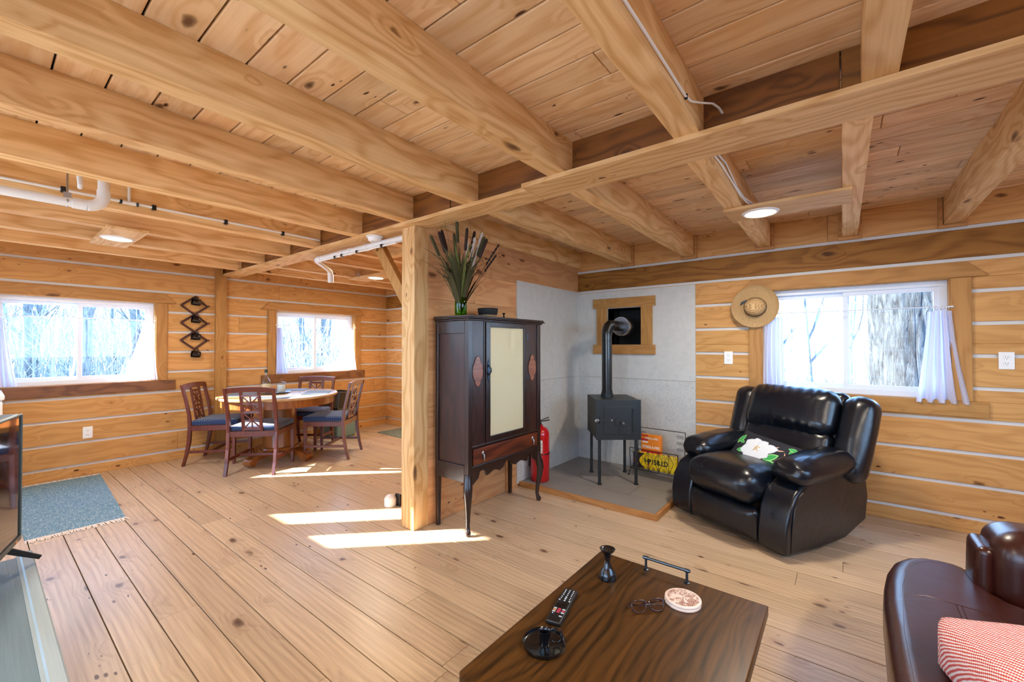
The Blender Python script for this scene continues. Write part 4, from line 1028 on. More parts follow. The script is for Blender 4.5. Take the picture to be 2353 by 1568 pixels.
# ------------------------------------------------------------------ dining set
TC = Vector((-5.14, 2.20, 0))
def make_chair():
    t = thing('dining_chair', '', 'chair')
    W_, D_ = .49, .45
    mh = M['mahog']
    for sx in (-1, 1):
        mb = MB(); x = sx*(W_/2-.018)
        pts = [(.0, .285), (.12, .255), (.25, .232), (.42, .222), (.55, .232), (.70, .262), (.875, .305)]
        mb.loft([(x, y_, z_, .031, .036 if .2 < z_ < .5 else .028) for z_, y_ in pts])
        ob('back_leg', mb, mh, parent=t, bevel=.003)
        mb = MB(); mb.bar((x*.98, -D_/2+.02, .43), (x*.98, -D_/2+.02, 0), .036, .036, up=(0, 1, 0), w2=.026, h2=.026); ob('front_leg', mb, mh, parent=t, bevel=.003)
        mb = MB(); mb.bar((x, -D_/2+.03, .405), (x, .215, .405), .022, .055); ob('seat_rail', mb, mh, parent=t, bevel=.002)
        mb = MB(); mb.bar((x, -D_/2+.03, .15), (x, .235, .15), .018, .028); ob('stretcher', mb, mh, parent=t, bevel=.002)
    for y in (-D_/2+.02, .222):
        mb = MB(); mb.bar((-W_/2+.03, y, .405), (W_/2-.03, y, .405), .022, .055); ob('seat_rail', mb, mh, parent=t, bevel=.002)
    mb = MB(); mb.bar((-W_/2+.02, .02, .15), (W_/2-.02, .02, .15), .022, .026); ob('stretcher', mb, mh, parent=t, bevel=.002)
    mb = MB(); n = 12; pts = [(-W_/2+.0 + (W_)*i/n) for i in range(n+1)]
    f = lambda x: .872 + .016*(1-(2*x/W_)**2)
    for a, b in zip(pts[:-1], pts[1:]):
        za, zb_ = f(a), f(b); y0, y1 = .286, .312
        mb.add([(a, y0-.012, za-.052), (b, y0-.012, zb_-.052), (b, y1-.012, zb_-.052), (a, y1-.012, za-.052), (a, y0, za), (b, y0, zb_), (b, y1, zb_), (a, y1, za)], [(0,3,2,1), (4,5,6,7), (0,1,5,4), (2,3,7,6)] + ([(3,0,4,7)] if a == pts[0] else []) + ([(1,2,6,5)] if b == pts[-1] else []))
    ob('top_rail', mb, mh, parent=t, bevel=.003)
    # splat with two star lattices
    mb = MB(); yz = lambda z: .226 + (z-.46)*.165; sp_w = .20
    def sb(x0_, z0_, x1_, z1_, w__): mb.bar((x0_, yz(z0_), z0_), (x1_, yz(z1_), z1_), w__, .012, up=(0, 1, .0))
    for x in (-.085, .085): sb(x, .43, x, .835, .030)
    for z in (.46, .63, .80): sb(-.085, z, .085, z, .024 if z != .46 else .03)
    for zc_ in (.545, .715):
        for a in range(8):
            an = a*PI/4; L = .075/max(abs(math.cos(an)), abs(math.sin(an))); sb(0, zc_, L*math.cos(an), zc_+L*math.sin(an), .011)
    ob('lattice_splat', mb, mh, parent=t)
    mb = MB(); mb.rbox(W_-.02, D_+.01, .058, .024, 8, fn=lambda p: (p.x*(1 - .03*(p.y > 0)), p.y, p.z + .012*(1-(2*p.x/W_)**2)*(1-(2*p.y/D_)**2)*(p.z > 0)), c=(0, -.012, .460)); ob('seat_cushion', mb, M['navy'], parent=t, smooth=60)
    return t
ch = make_chair()
def place_chair(first, bc, fx, fy, lab):
    """bc: centre of the back legs on the floor; (fx,fy) facing"""
    t = ch if first else copy_tree(ch)
    v = Vector((fx, fy, 0)).normalized(); a = math.atan2(v.x, -v.y)   # local -Y to v
    t.location = Vector(bc) + v*.27; t.rotation_euler = (0, 0, a); t['label'] = lab; t['group'] = 'mahogany chairs around the dining table'; return t
place_chair(True, (-4.68, 1.72, 0), -.70, .70, 'mahogany lattice-back dining chair in front of the round table, showing its full back')
place_chair(False, (-4.61, 2.82, 0), -.75, -.62, 'mahogany lattice-back dining chair at the table side nearest the square post')
place_chair(False, (-5.76, 1.56, 0), .64, .76, 'mahogany lattice-back dining chair below the mug rack at the left wall')
place_chair(False, (-5.60, 2.86, 0), .60, -.80, 'mahogany lattice-back dining chair behind the table, below the small window')
tb = thing('dining_table', 'round oak pedestal dining table below the small window', 'table', TC)
mb = MB(); mb.lathe([(0, .715), (.60, .715), (.615, .722), (.618, .735), (.610, .745), (0, .745)], (0, 0, 0), 72); ob('tabletop', mb, M['tabtop'], parent=tb, smooth=40)
mb = MB(); mb.lathe([(.555, .635), (.575, .635), (.575, .715), (.555, .715)], (0, 0, 0), 72); ob('apron', mb, M['tabl'], parent=tb, smooth=40)
mb = MB(); mb.lathe([(0, .12), (.21, .12), (.215, .135), (.205, .15), (.175, .155), (.17, .17), (.17, .66), (.20, .68), (.20, .715), (0, .715)], (0, 0, 0), 48); ob('pedestal', mb, M['tabl'], parent=tb, smooth=40)
for k in range(4):
    a = math.radians(-70 + 90*k); dx, dy = math.cos(a), math.sin(a); mb = MB()
    pts = [(.10, .10), (.22, .10), (.30, .085), (.38, .06)]
    for (ra, za), (rb, zb_) in zip(pts[:-1], pts[1:]): mb.bar((dx*ra, dy*ra, za), (dx*rb, dy*rb, zb_), .09, .06, w2=.08)
    mb.tube([(dx*.385-dy*.05, dy*.385+dx*.05, .045), (dx*.385+dy*.05, dy*.385-dx*.05, .045)], .044, 18)
    mb.lathe([(0, 0), (.02, 0), (.02, .012), (0, .012)], (dx*.385, dy*.385, 0), 12)
    ob('foot', mb, M['tabl'], parent=tb, smooth=40)
M['pmat'] = plain('placemat_blue_grey', '#6f7d93', .8, bmp=.3, bscale=200)
for k, (a, lab) in enumerate(((-30, 'blue grey placemat on the round table in front of the nearest chair'), (60, 'blue grey placemat on the round table towards the small window'), (150, 'blue grey placemat on the far side of the round table by the wall'), (240, 'blue grey placemat on the left part of the round table'))):
    mb = MB(); mb.rbox(.40, .28, .003, .0014, 4); an = math.radians(a-7)
    c_ = TC + Vector((math.cos(an)*.40, math.sin(an)*.40, .7472))
    ob('placemat', mb, M['pmat'], label=lab, cat='placemat', group='placemats on the round table', loc=c_, rotz=an+PI/2, smooth=40)
tr = TC + Vector((-.10, -.02, .7455))
mb = MB(); mb.lathe([(0, 0), (.135, 0), (.165, .012), (.168, .014), (.163, .015), (.133, .005), (0, .005)], (0, 0, 0), 44); tray = ob('serving_plate', mb, M['steel'], label='round grey serving plate in the middle of the dining table', cat='plate', loc=tr, smooth=50)
bt = thing('glass_bottle', 'clear glass liquor bottle with dark cap standing on the dining table', 'bottle', tr+Vector((-.045, -.075, .0052)))
mb = MB(); mb.lathe([(0, 0), (.042, 0), (.046, .01), (.047, .115), (.040, .145), (.022, .17), (.016, .19), (.015, .235), (.017, .236), (.017, .242), (.012, .242), (.012, .19), (.019, .168), (.036, .143), (.0435, .115), (.043, .012), (0, .008)], (0, 0, 0), 28); ob('bottle_body', mb, M['clear'], parent=bt, smooth=60)
mb = MB(); mb.lathe([(0, .242), (.016, .242), (.017, .236), (.0185, .236), (.0185, .268), (0, .27)], (0, 0, 0), 18); ob('bottle_cap', mb, plain('dark_green_cap', '#12302a', .4), parent=bt, smooth=50)
mb = MB(); mb.lathe([(.0475, .035), (.0478, .036), (.0478, .1), (.0475, .101)], (0, 0, 0), 28); ob('bottle_label', mb, plain('bottle_label_paper', '#c9bc98', .6, var=.35, bscale=120), parent=bt, label='cream printed label')
jr = thing('glass_jar', 'lidded white and clear glass jar beside the bottle on the dining table', 'jar', tr+Vector((.065, .045, .0052)))
mb = MB(); mb.lathe([(0, 0), (.045, 0), (.05, .008), (.05, .10), (.046, .108), (.043, .108), (.046, .10), (.046, .01), (0, .006)], (0, 0, 0), 28); ob('jar_body', mb, M['clear'], parent=jr, smooth=60)
mb = MB(); mb.lathe([(0, .009), (.043, .009), (.043, .085), (0, .088)], (0, 0, 0), 24); ob('jar_contents', mb, plain('jar_contents_white', '#d9dcdc', .8, var=.2, bscale=120), parent=jr, smooth=50)
mb = MB(); mb.lathe([(0, .109), (.051, .109), (.050, .118), (.03, .127), (.008, .13), (.008, .138), (.013, .146), (.009, .156), (0, .158)], (0, 0, 0), 28); ob('jar_lid', mb, M['clear'], parent=jr, smooth=60)
# tote / pet carrier behind the table
tt = thing('storage_tote', 'teal plastic tote with a dark domed clear lid behind the dining table', 'tote', (-5.74, 3.27, 0), .1); tt.scale = (.8, .8, 1)
M['teal'] = plain('teal_plastic', '#6a8a8c', .4)
mb = MB(); mb.rbox(.46, .40, .42, .03, 5, fn=lambda p: (p.x*(1+.12*p.z), p.y*(1+.12*p.z), p.z), c=(0, 0, .21)); ob('tote_body', mb, M['teal'], parent=tt, smooth=50)
mb = MB(); vs = [(-.25, -.22, .42), (.25, -.22, .42), (.25, .22, .42), (-.25, .22, .42), (-.16, -.10, .63), (.14, -.10, .63), (.14, .14, .63), (-.16, .14, .63)]
for i, j in ((0,1), (1,2), (2,3), (3,0), (4,5), (5,6), (6,7), (7,4), (0,4), (1,5), (2,6), (3,7)): mb.bar(vs[i], vs[j], .03, .03)
ob('lid_frame', mb, M['black'], parent=tt, bevel=.004)
mb = MB(); mb.add(vs, [(0,1,5,4), (1,2,6,5), (2,3,7,6), (3,0,4,7), (4,5,6,7)]); mb.add([tuple(Vector(v)*.985+Vector((0,0,.002))) for v in vs], [(4,5,1,0), (5,6,2,1), (6,7,3,2), (7,4,0,3), (7,6,5,4)]); ob('lid_panels', mb, M['blackgloss'], parent=tt)

# ------------------------------------------------------------------ pipes, smoke alarm, cables
dp = thing('drain_pipe', 'thick white drain pipe hanging under the joists in the upper left, bent upwards', 'pipe', (0, 0, 0))
mb = MB(); px_, pz = -3.35, 2.093
mb.tube([(px_, YR+.01, pz-.01), (px_, .36, pz)], .025, 20); mb.tube([(px_, .33, pz), (px_, .385, pz)], .030, 20); ob('horizontal_pipe', mb, M['pvc'], parent=dp, smooth=50)
mb = MB(); mb.tube([(px_, .385+.07*math.sin(PI/2*i/10), pz+.07*(1-math.cos(PI/2*i/10))) for i in range(11)] + [(px_, .455, pz+.10)], .030, 20); ob('elbow', mb, M['pvc'], parent=dp, smooth=50)
mb = MB(); mb.tube([(px_, .455, pz+.09), (px_, .455, ZC-.002)], .026, 20); ob('riser', mb, M['pvc'], parent=dp, smooth=50)
mb = MB(); mb.tube([(px_, .31, pz+.03), (px_, .31, ZC-.002)], .0045, 8); mb.tube([(px_, .31, pz+.03), (px_+.028, .31, pz), (px_, .31, pz-.028), (px_-.028, .31, pz), (px_, .31, pz+.03)], .004, 6); mb.box(px_-.012, .295, pz+.022, px_+.012, .325, pz+.05); ob('hanger_strap', mb, M['steel'], parent=dp)
wp = thing('water_pipe', 'thin white water pipe clipped along the joist beside the bent drain pipe', 'pipe', (0, 0, 0))
jx = -3.655; wx = jx+.013
mb = MB(); mb.tube([(wx, YR+.01, 2.225), (wx, 1.88, 2.235)], .0085, 12); ob('pipe_run', mb, M['pvc'], parent=wp, smooth=50)
for y in (.32, .74, 1.16, 1.57):
    mb = MB(); mb.box(jx+.0008, y-.011, 2.212, wx+.012, y+.011, 2.247); ob('pipe_clip', mb, M['black'], parent=wp, bevel=.003)
mb = MB(); mb.tube([(wx, .615, 2.23), (wx, .615, ZC-.002)], .0085, 12); mb.tube([(wx, .575, 2.2275), (wx, .655, 2.2285)], .012, 12); ob('tee_branch', mb, M['pvc'], parent=wp, smooth=50)
for y in (.575, .655):
    mb = MB(); mb.tube([(wx, y-.006, 2.2277), (wx, y+.006, 2.2279)], .0135, 12); ob('crimp_ring', mb, M['darkmetal'], parent=wp)
mb = MB(); mb.tube([(-3.45, .365, ZC-.002), (-3.45, .365, 2.27)], .009, 10); mb.tube([(-3.45, .365, 2.28), (-3.45, .37, 2.235), (-3.50, .375, 2.225)], .012, 10); ob('capped_stub', mb, M['pvc'], label='short capped white pipe stub hanging next to the bent drain pipe', cat='pipe', smooth=50)
cp = thing('drain_pipe', 'white drain pipe running under the ledger plank beside the smoke alarm', 'pipe', (0, 0, 0))
mb = MB(); mb.tube([(-2.56, 1.975, 2.104), (-3.86, 1.975, 2.106)], .026, 20)
ob('horizontal_pipe', mb, M['pvc'], parent=cp, smooth=50)
for x in (-3.05, -3.30, -3.42, -3.80):
    mb = MB(); mb.tube([(x-.025, 1.975, 2.105), (x+.025, 1.975, 2.105)], .0295, 20); ob('coupling', mb, M['pvc'], parent=cp, smooth=50)
mb = MB(); mb.tube([(-3.84, 1.975, 2.106), (-3.90, 1.99, 2.105), (-4.20, 2.26, 2.10), (-4.27, 2.32, 2.095), (-4.30, 2.345, 2.06), (-4.305, 2.35, 1.975)], [.028, .026, .026, .027, .029, .03], 20); ob('elbow', mb, M['pvc'], parent=cp, smooth=60)
mb = MB(); mb.tube([(-2.60, 1.93, 2.066), (-3.75, 1.93, 2.07)], .007, 10); wp2 = ob('water_pipe', mb, M['pvc'], label='thin white water pipe clipped below the drain pipe at the girder', cat='pipe', smooth=50)
for x in (-2.78, -3.12, -3.35, -3.46):
    mb = MB(); mb.box(x-.01, 1.918, 2.058, x+.01, 1.942, 2.08); ob('pipe_clip', mb, M['black'], parent=wp2)
sm = thing('smoke_alarm', 'round white smoke alarm under the ledger plank left of the square post', 'smoke alarm', (-2.865, 1.925, 2.1515))
mb = MB(); mb.lathe([(0, 0), (.068, 0), (.068, -.006), (.056, -.010), (0, -.010)], (0, 0, 0), 36); ob('base_ring', mb, M['white'], parent=sm, smooth=40)
mb = MB(); mb.lathe([(.054, -.010), (.052, -.030), (.042, -.040), (.0, -.042)], (0, 0, 0), 36); ob('alarm_body', mb, M['white'], parent=sm, smooth=40)
mb = MB(); mb.tube([(.006*math.cos(a), .006*math.sin(a)-.02, -.042) for a in [PI*i/4 for i in range(8)]], .001, 4, closed=True); ob('test_button', mb, M['steel'], parent=sm)
mb = MB(); xj = -.455+.007
pts = [(xj, YR+.02, 2.222)] + [(xj+R.uniform(-.001, .002), .0+.2*i, 2.215+R.uniform(-.006, .006)) for i in range(8)] + [(xj, 1.60, 2.218), (xj+.006, 1.66, 2.222), (xj+.03, 1.72, 2.235), (xj+.05, 1.80, 2.262), (xj+.06, 1.86, 2.268), (xj+.065, 1.898, 2.262)]
mb.tube(pts, .0055, 8, flat=.6); cb = ob('electric_cable', mb, M['white'], label='white electric cable stapled along a joist and entering the dark girder', cat='cable', smooth=60)
mb = MB(); mb.box(xj-.004, 1.61, 2.209, xj+.007, 1.614, 2.229); ob('staple', mb, M['darkmetal'], parent=cb)
mb = MB(); xj = -.48+.008
mb.tube([(xj, 2.06, 2.20), (xj, 2.3, 2.21), (xj+.002, 2.6, 2.20), (xj+.004, 2.80, 2.19), (xj+.02, 2.90, 2.175), (xj+.05, 2.98, 2.166)], .0055, 8, flat=.6)
mb.tube([(xj+.012, 2.06, 2.20), (xj+.002, 2.4, 2.25), (xj+.0, 2.7, 2.215), (xj+.014, 2.84, 2.19), (xj+.06, 3.0, 2.168)], .005, 8, flat=.6)
ob('electric_cable', mb, M['white'], label='pair of white cables running down to the round lamp on the long board', cat='cable', smooth=60)
mb = MB(); mb.tube([(-4.95+.03*math.cos(a), 3.06, 2.235+.04*math.sin(a)) for a in [2*PI*i/16 for i in range(17)]] + [(-4.90, 3.1, 2.185)], .005, 8); ob('electric_cable', mb, M['white'], label='looped white cable above the far dining room lamp', cat='cable', smooth=60)

# ------------------------------------------------------------------ rugs
def fringe(mb, p, q, dirv, n, L, tw=.006):
    p, q, dirv = Vector(p), Vector(q), Vector(dirv)
    for i in range(n):
        a = p.lerp(q, (i+.5)/n); e = (q-p).normalized()
        s1 = R.uniform(-.02, .03); pts = [a + Vector((0, 0, .004)), a + dirv*L*.5 + e*s1*.5 + Vector((0, 0, .005)), a + dirv*L*R.uniform(.8, 1.1) + e*s1 + Vector((0, 0, .003))]
        mb.tube(pts, [tw*.45, tw*.4, tw*.2], 4)
rug = thing('blue_rug', 'faded blue woven rug with cream fringe on the floor below the left window', 'rug', (0, 0, 0))
ra, rb, rc, rd = Vector((-5.90, .80, 0)), Vector((-4.27, .72, 0)), Vector((-4.27, .22, 0)), Vector((-5.90, .18, 0))
mb = MB(); n1, n2 = 30, 20; vs = []
for i in range(n1+1):
    for j in range(n2+1):
        u, v = i/n1, j/n2; p = ra.lerp(rb, u).lerp(rd.lerp(rc, u), v); vs.append((p.x+.006*math.sin(v*17), p.y, .004+.003*(.5+.5*math.sin(u*21+v*9))*(1 if 0 < i < n1 and 0 < j < n2 else 0)))
top = len(vs); vs += [(x, y, .0006) for x, y, z in vs]
fs = [(i*(n2+1)+j, (i+1)*(n2+1)+j, (i+1)*(n2+1)+j+1, i*(n2+1)+j+1) for i in range(n1) for j in range(n2)]
fs = [tuple(reversed(f)) for f in fs] + [tuple(a+top for a in f) for f in fs]
bd = [i*(n2+1) for i in range(n1+1)] + [n1*(n2+1)+j for j in range(1, n2+1)] + [i*(n2+1)+n2 for i in range(n1-1, -1, -1)] + [j for j in range(n2-1, 0, -1)]
for a, b in zip(bd, bd[1:]+bd[:1]): fs.append((a, b, b+top, a+top))
mb.add(vs, fs); ob('rug_field', mb, M['rug'], parent=rug, smooth=60)
mb = MB(); fringe(mb, rb, rc, (1, 0, 0), 60, .07, .012); fringe(mb, ra, rd, (-1, 0, 0), 50, .05, .012); ob('fringe', mb, M['fringe'], parent=rug, kind='stuff', label='cream knotted fringe')
mb = MB(); mb.rbox(.80, .48, .008, .003, 6, c=(0, 0, .0045)); ob('door_mat', mb, M['mat'], label='grey green door mat on the floor in the far corner of the dining room', cat='mat', loc=(-5.08, 3.96, 0), rotz=-.04, smooth=40)
wv_ = thing('white_canister', 'small white canister on the floor beside the foot of the square post', 'canister', (-2.90, 2.10, 0))
mb = MB(); mb.lathe([(0, 0), (.045, 0), (.048, .01), (.048, .06), (.03, .085), (0, .09)], (0, 0, 0), 24); ob('canister_body', mb, M['white'], parent=wv_, smooth=50)
mb = MB(); mb.box(.02, .03, .0005, .08, .05, .095); ob('canister_clip', mb, M['black'], parent=wv_, bevel=.004)
fz = thing('chest_freezer', 'white appliance corner under the left end of the left window', 'appliance', (-5.675, -.13, 0))
mb = MB(); mb.rbox(.60, .56, .85, .02, 3, c=(0, 0, .4255)); ob('appliance_body', mb, M['white'], parent=fz, smooth=50)
mb = MB(); mb.rbox(.62, .58, .05, .015, 3, c=(0, 0, .877)); ob('appliance_lid', mb, M['white'], parent=fz, smooth=50)

# ------------------------------------------------------------------ black recliner
from mathutils import noise as mnoise
rc_ang = math.radians(-27.4)
rcx, rcy = -.465, 3.595
rec = thing('recliner', 'black leather recliner armchair standing in front of the window with the hat', 'armchair', (rcx, rcy, 0), rc_ang)
lea = M['leather']
def puff(sx, sy, sz, px=.03, py=.03, pz=.04, wr=.004, fq=14, seed=0, gather=None):
    def f(p):
        u, v, w_ = 2*p.x/sx, 2*p.y/sy, 2*p.z/sz
        bx = (1-min(1, v*v))*(1-min(1, w_*w_)); by = (1-min(1, u*u))*(1-min(1, w_*w_)); bz = (1-min(1, u*u)**1.5)*(1-min(1, v*v)**1.5)
        q = Vector((p.x + (px if u > 0 else -px)*bx*min(1, abs(u)**4), p.y + (py if v > 0 else -py)*by*min(1, abs(v)**4), p.z + (pz if w_ > 0 else -pz)*bz*min(1, abs(w_)**4)))
        n = mnoise.noise(Vector((p.x*fq+seed*7.3, p.y*fq, p.z*fq)))
        q += Vector((0, n*wr, n*wr))
        if gather:
            ax_, k, amp = gather
            e = max(0, abs(2*p[ax_]/(sx, sy, sz)[ax_])-.55)/.45
            o_ = p[(ax_+1) % 3]*k + p[(ax_+2) % 3]*k*.4
            s_ = math.sin(o_ + 2*mnoise.noise(Vector((o_*.2, seed, 0))))*amp*e
            q += Vector((0, 0, s_)) if ax_ != 2 else Vector((0, s_, 0))
        return q
    return f
def rb(name, size, rad, c, rot=(0,0,0), parent=rec, mat=lea, N_=14, post=None, **k):
    mb = MB(); mb.rbox(*size, rad, N_, fn=puff(*size, **k))
    Mt = Matrix.Translation(Vector(c)) @ Matrix.Rotation(rot[2], 4, 'Z') @ Matrix.Rotation(rot[1], 4, 'Y') @ Matrix.Rotation(rot[0], 4, 'X')
    mb.xform(Mt)
    if post: mb.v = [tuple(post(Vector(v))) for v in mb.v]
    return ob(name, mb, mat, parent=parent, smooth=70)
def side_profile(sg):
    mb = MB(); x0, x1 = .262, .440
    poly = [(-.43, .03), (-.10, .012), (.18, .03), (.40, .12), (.425, .28), (.415, .38), (.38, .435), (.20, .455), (-.15, .455), (-.27, .44), (-.36, .39), (-.415, .30), (-.44, .19), (-.445, .08)]
    mb.prism(poly, sg*x0, sg*x1, lambda u, v, t: (t*(1 + (.05 if abs(t) > .3 else 0)*math.sin(PI*min(1, v/.5))), u, v))
    o = ob('arm_panel', mb, lea, parent=rec, smooth=180); b = o.modifiers.new('bevel', 'BEVEL'); b.harden_normals = True; b.width = .022; b.segments = 4; b.limit_method = 'ANGLE'; b.angle_limit = math.radians(50); return o
for sg in (-1, 1):
    o = side_profile(sg)
    mb = MB(); mb.tube([(sg*.447, -.395+.0, .05), (sg*.456, -.395, .20), (sg*.462, -.380, .31), (sg*.461, -.33, .385), (sg*.458, -.25, .425)], .0035, 6); ob('welt_seam', mb, lea, parent=o, smooth=60)
    rb('arm_pad', (.235, .60, .135), .062, (sg*.365, -.01, .512), rot=(.05, 0, 0), px=.012, py=.02, pz=.028, wr=.006, fq=9, seed=sg+3, gather=(1, 115, .006), N_=30)
rb('seat_cushion', (.53, .72, .22), .09, (0, -.145, .375), rot=(-.03, 0, 0), px=.004, py=.03, pz=.03, wr=.004, fq=6, seed=1, gather=(0, 60, .003), N_=20)
rb('footrest', (.53, .10, .22), .045, (0, -.41, .145), rot=(.10, 0, 0), px=.002, py=.018, pz=.005, wr=.003, fq=8, seed=2)
for x in (-.09, .09):
    mb = MB(); mb.tube([(x, -.448 - .018*math.sin(PI*i/10), .05+.18*i/10) for i in range(11)], .0018, 5); ob('seam', mb, M['black'], parent=rec)
    mb = MB(); mb.tube([(x*1.0, -.519+.012*(1-math.sin(PI*i/24))+.5*max(0, (i-8)/16)**1.2*1.0, .30+.180*math.sin(PI/2*min(1, i/9)) + .012*math.sin(PI*min(1, max(0, (i-8)/16)))) for i in range(25)], .0018, 5); ob('seam', mb, M['black'], parent=rec)
lean = math.radians(-19)
def backp(x, s, dpt):      # point on the reclined back: s along, dpt forward
    return (x, .235 + s*math.sin(-lean) - dpt*math.cos(lean), .42 + s*math.cos(lean) + dpt*math.sin(lean)*1)
rb('back_shell', (.66, .12, .54), .05, backp(0, .27, -.075), rot=(lean, 0, 0), px=.0, py=.01, pz=.0, wr=.0)
for sg in (-1, 1):
    rb('back_wing', (.19, .18, .56), .07, backp(.425 if sg > 0 else -.39, .25, -.025), rot=(lean, 0, sg*-.10), px=.012, py=.02, pz=.015, wr=.003, fq=9, seed=5+sg, gather=(2, 80, .004), N_=18)
rb('lumbar_cushion', (.64, .15, .28), .066, backp(0, .15, .03), rot=(lean, 0, 0), px=.004, py=.022, pz=.012, wr=.006, fq=8, seed=9, gather=(2, 85, .007), N_=30)
rb('head_cushion', (.65, .19, .335), .085, backp(0, .425, .045), rot=(lean, 0, 0), px=.008, py=.032, pz=.02, wr=.008, fq=7, seed=11, gather=(2, 95, .008), N_=34)
mb = MB(); mb.box(-.36, -.3, .004, .36, .25, .05); ob('base_frame', mb, M['black'], parent=rec)

# flowered pillow
pm = plain('pillow_black_cloth', '#12141f', .8, bmp=.15, bscale=300)
pl = thing('floral_pillow', 'small black pillow printed with a white magnolia and green leaves on the recliner', 'pillow', (0, 0, 0))
PW, PH, PT = .47, .31, .055
def ph(u, v): return PT*max(0, (1-abs(u)**3.2))**.6*max(0, (1-abs(v)**3.2))**.6
mb = MB(); n = 28; vs = []
for sgn in (1, -1):
    for i in range(n+1):
        for j in range(n+1):
            u, v = -1+2*i/n, -1+2*j/n; k_ = 1-.06*(1-abs(u)**2)*abs(v)**6 ; k2 = 1-.06*(1-abs(v)**2)*abs(u)**6
            vs.append((u*PW/2*k2, v*PH/2*k_, sgn*ph(u, v)+.0004*sgn))
fs = []
for q in range(2):
    o_ = q*(n+1)**2
    for i in range(n):
        for j in range(n):
            f = (o_+i*(n+1)+j, o_+(i+1)*(n+1)+j, o_+(i+1)*(n+1)+j+1, o_+i*(n+1)+j+1); fs.append(f if q == 0 else tuple(reversed(f)))
mb.add(vs, fs); body = ob('pillow_cover', mb, pm, parent=pl, smooth=180)
mats_ = [plain('petal_white', '#cdd2d8', .8), plain('petal_shade', '#a9b4c4', .8), plain('stamen_yellow', '#d9a21b', .8), plain('leaf_green', '#2f9a4c', .8), plain('leaf_light', '#8fd07e', .8), plain('twig_pink', '#d9a78a', .8)]
fm = MB()
def decal(pts, m, lift):
    """pts: list of rings [(cx,cy) , outline] fan; outline in metres"""
    c = (sum(p[0] for p in pts)/len(pts), sum(p[1] for p in pts)/len(pts)); rings = 5; vs = []; k = len(pts)
    for r_ in range(1, rings+1):
        for p in pts:
            x = c[0]+(p[0]-c[0])*r_/rings; y = c[1]+(p[1]-c[1])*r_/rings; x = max(-PW/2*.97, min(PW/2*.97, x)); y = max(-PH/2*.96, min(PH/2*.96, y))
            vs.append((x, y, ph(2*x/PW, 2*y/PH)+lift))
    vs.append((c[0], c[1], ph(2*c[0]/PW, 2*c[1]/PH)+lift)); fs = [(len(vs)-1, j, (j+1) % k) for j in range(k)]
    for r_ in range(rings-1):
        for j in range(k): fs.append((r_*k+j, (r_+1)*k+j, (r_+1)*k+(j+1) % k, r_*k+(j+1) % k))
    fm.add(vs, fs, m)
def leafp(x, y, a, L, w_, m, lift, pw=1.0, n_=16):
    pts = []
    for i in range(n_):
        t = i/n_*2*PI; u = (1-math.cos(t))/2; s_ = math.sin(t)*w_/2*(math.sin(PI*u**pw) if 0 < u < 1 else 0)**.5
        lx, ly = u*L, s_; pts.append((x+lx*math.cos(a)-ly*math.sin(a), y+lx*math.sin(a)+ly*math.cos(a)))
    decal(pts, m, lift)
fxc, fyc = -.03, .015
for i, (x, y, a, L) in enumerate(((-.17, .10, -1.9, .09), (-.185, .045, -.4, .05), (-.16, -.045, .3, .085), (-.12, -.10, -.5, .10), (.0, -.105, .5, .055), (.055, -.05, .75, .105), (.06, -.065, .1, .10), (.13, -.01, .3, .06), (.17, .09, -.9, .06), (.15, .10, .1, .06), (.14, -.06, .5, .05), (-.19, -.11, .2, .05))):
    leafp(x, y, a, L, L*.5, 4, .0010); leafp(x+.003*math.cos(a), y+.003*math.sin(a), a, L*.88, L*.36, 3, .0016)
for i, (a, L, w_) in enumerate(((2.75, .105, .075), (2.1, .09, .065), (3.6, .11, .085), (4.45, .12, .085), (5.2, .115, .08), (5.9, .11, .08), (.3, .14, .07), (1.0, .085, .07))):
    leafp(fxc, fyc, a, L*1.05, w_*1.15, 1, .0020+.0002*i, 1.5, 22); leafp(fxc+.004*math.cos(a), fyc+.004*math.sin(a), a, L*.98, w_*1.02, 0, .0024+.0002*i, 1.5, 22)
for i in range(9): leafp(fxc+R.uniform(-.008, .012), fyc+R.uniform(-.012, .014), R.uniform(0, 6), .016, .007, 2, .0050)
for (x, y, a, L) in ((.03, -.06, -1.1, .07), (.045, -.075, .25, .06), (.10, .085, -2.4, .05), (.09, .045, .4, .06), (.15, .06, -1.1, .08)): leafp(x, y, a, L, .009, 5, .0014)
ob('printed_flowers', fm, mats_, parent=body, label='white magnolia with green leaves')
Rr = Matrix.Translation(Vector((rcx, rcy, 0))) @ Matrix.Rotation(rc_ang, 4, 'Z')
loc = Rr @ Vector((.07, -.105, .515))
pl.rotation_euler = (Matrix.Rotation(rc_ang+.06, 3, 'Z') @ Matrix.Rotation(math.radians(46), 3, 'X') @ Matrix.Rotation(math.radians(-9), 3, 'Z')).to_euler(); pl.location = loc

# ------------------------------------------------------------------ brown leather sofa at the right edge
sofa = thing('leather_sofa', 'dark brown leather sofa cut off by the lower right corner', 'sofa', (0, 0, 0))
br = M['brown']
def bevp(name, poly, z0, z1, wd, parent=sofa, seg=6, dome=0, mat=br):
    mb = MB(); mb.prism(poly, z0, z1, lambda u, v, t: (u, v, t)); o = ob(name, mb, mat, parent=parent, smooth=180)
    b = o.modifiers.new('bevel', 'BEVEL'); b.harden_normals = True; b.width = wd; b.segments = seg; b.limit_method = 'ANGLE'; b.angle_limit = math.radians(50); return o
poly = [(.115, .75), (.095, 1.2), (.095, 1.6), (.102, 1.90), (.113, 2.05), (.128, 2.17), (.150, 2.26), (.185, 2.325), (.235, 2.365), (.29, 2.378), (.345, 2.372), (.38, 2.345), (.397, 2.29), (.404, 2.22), (.418, 2.165), (.445, 2.125), (.49, 2.102), (.55, 2.09), (1.05, 2.09), (1.05, .75)]
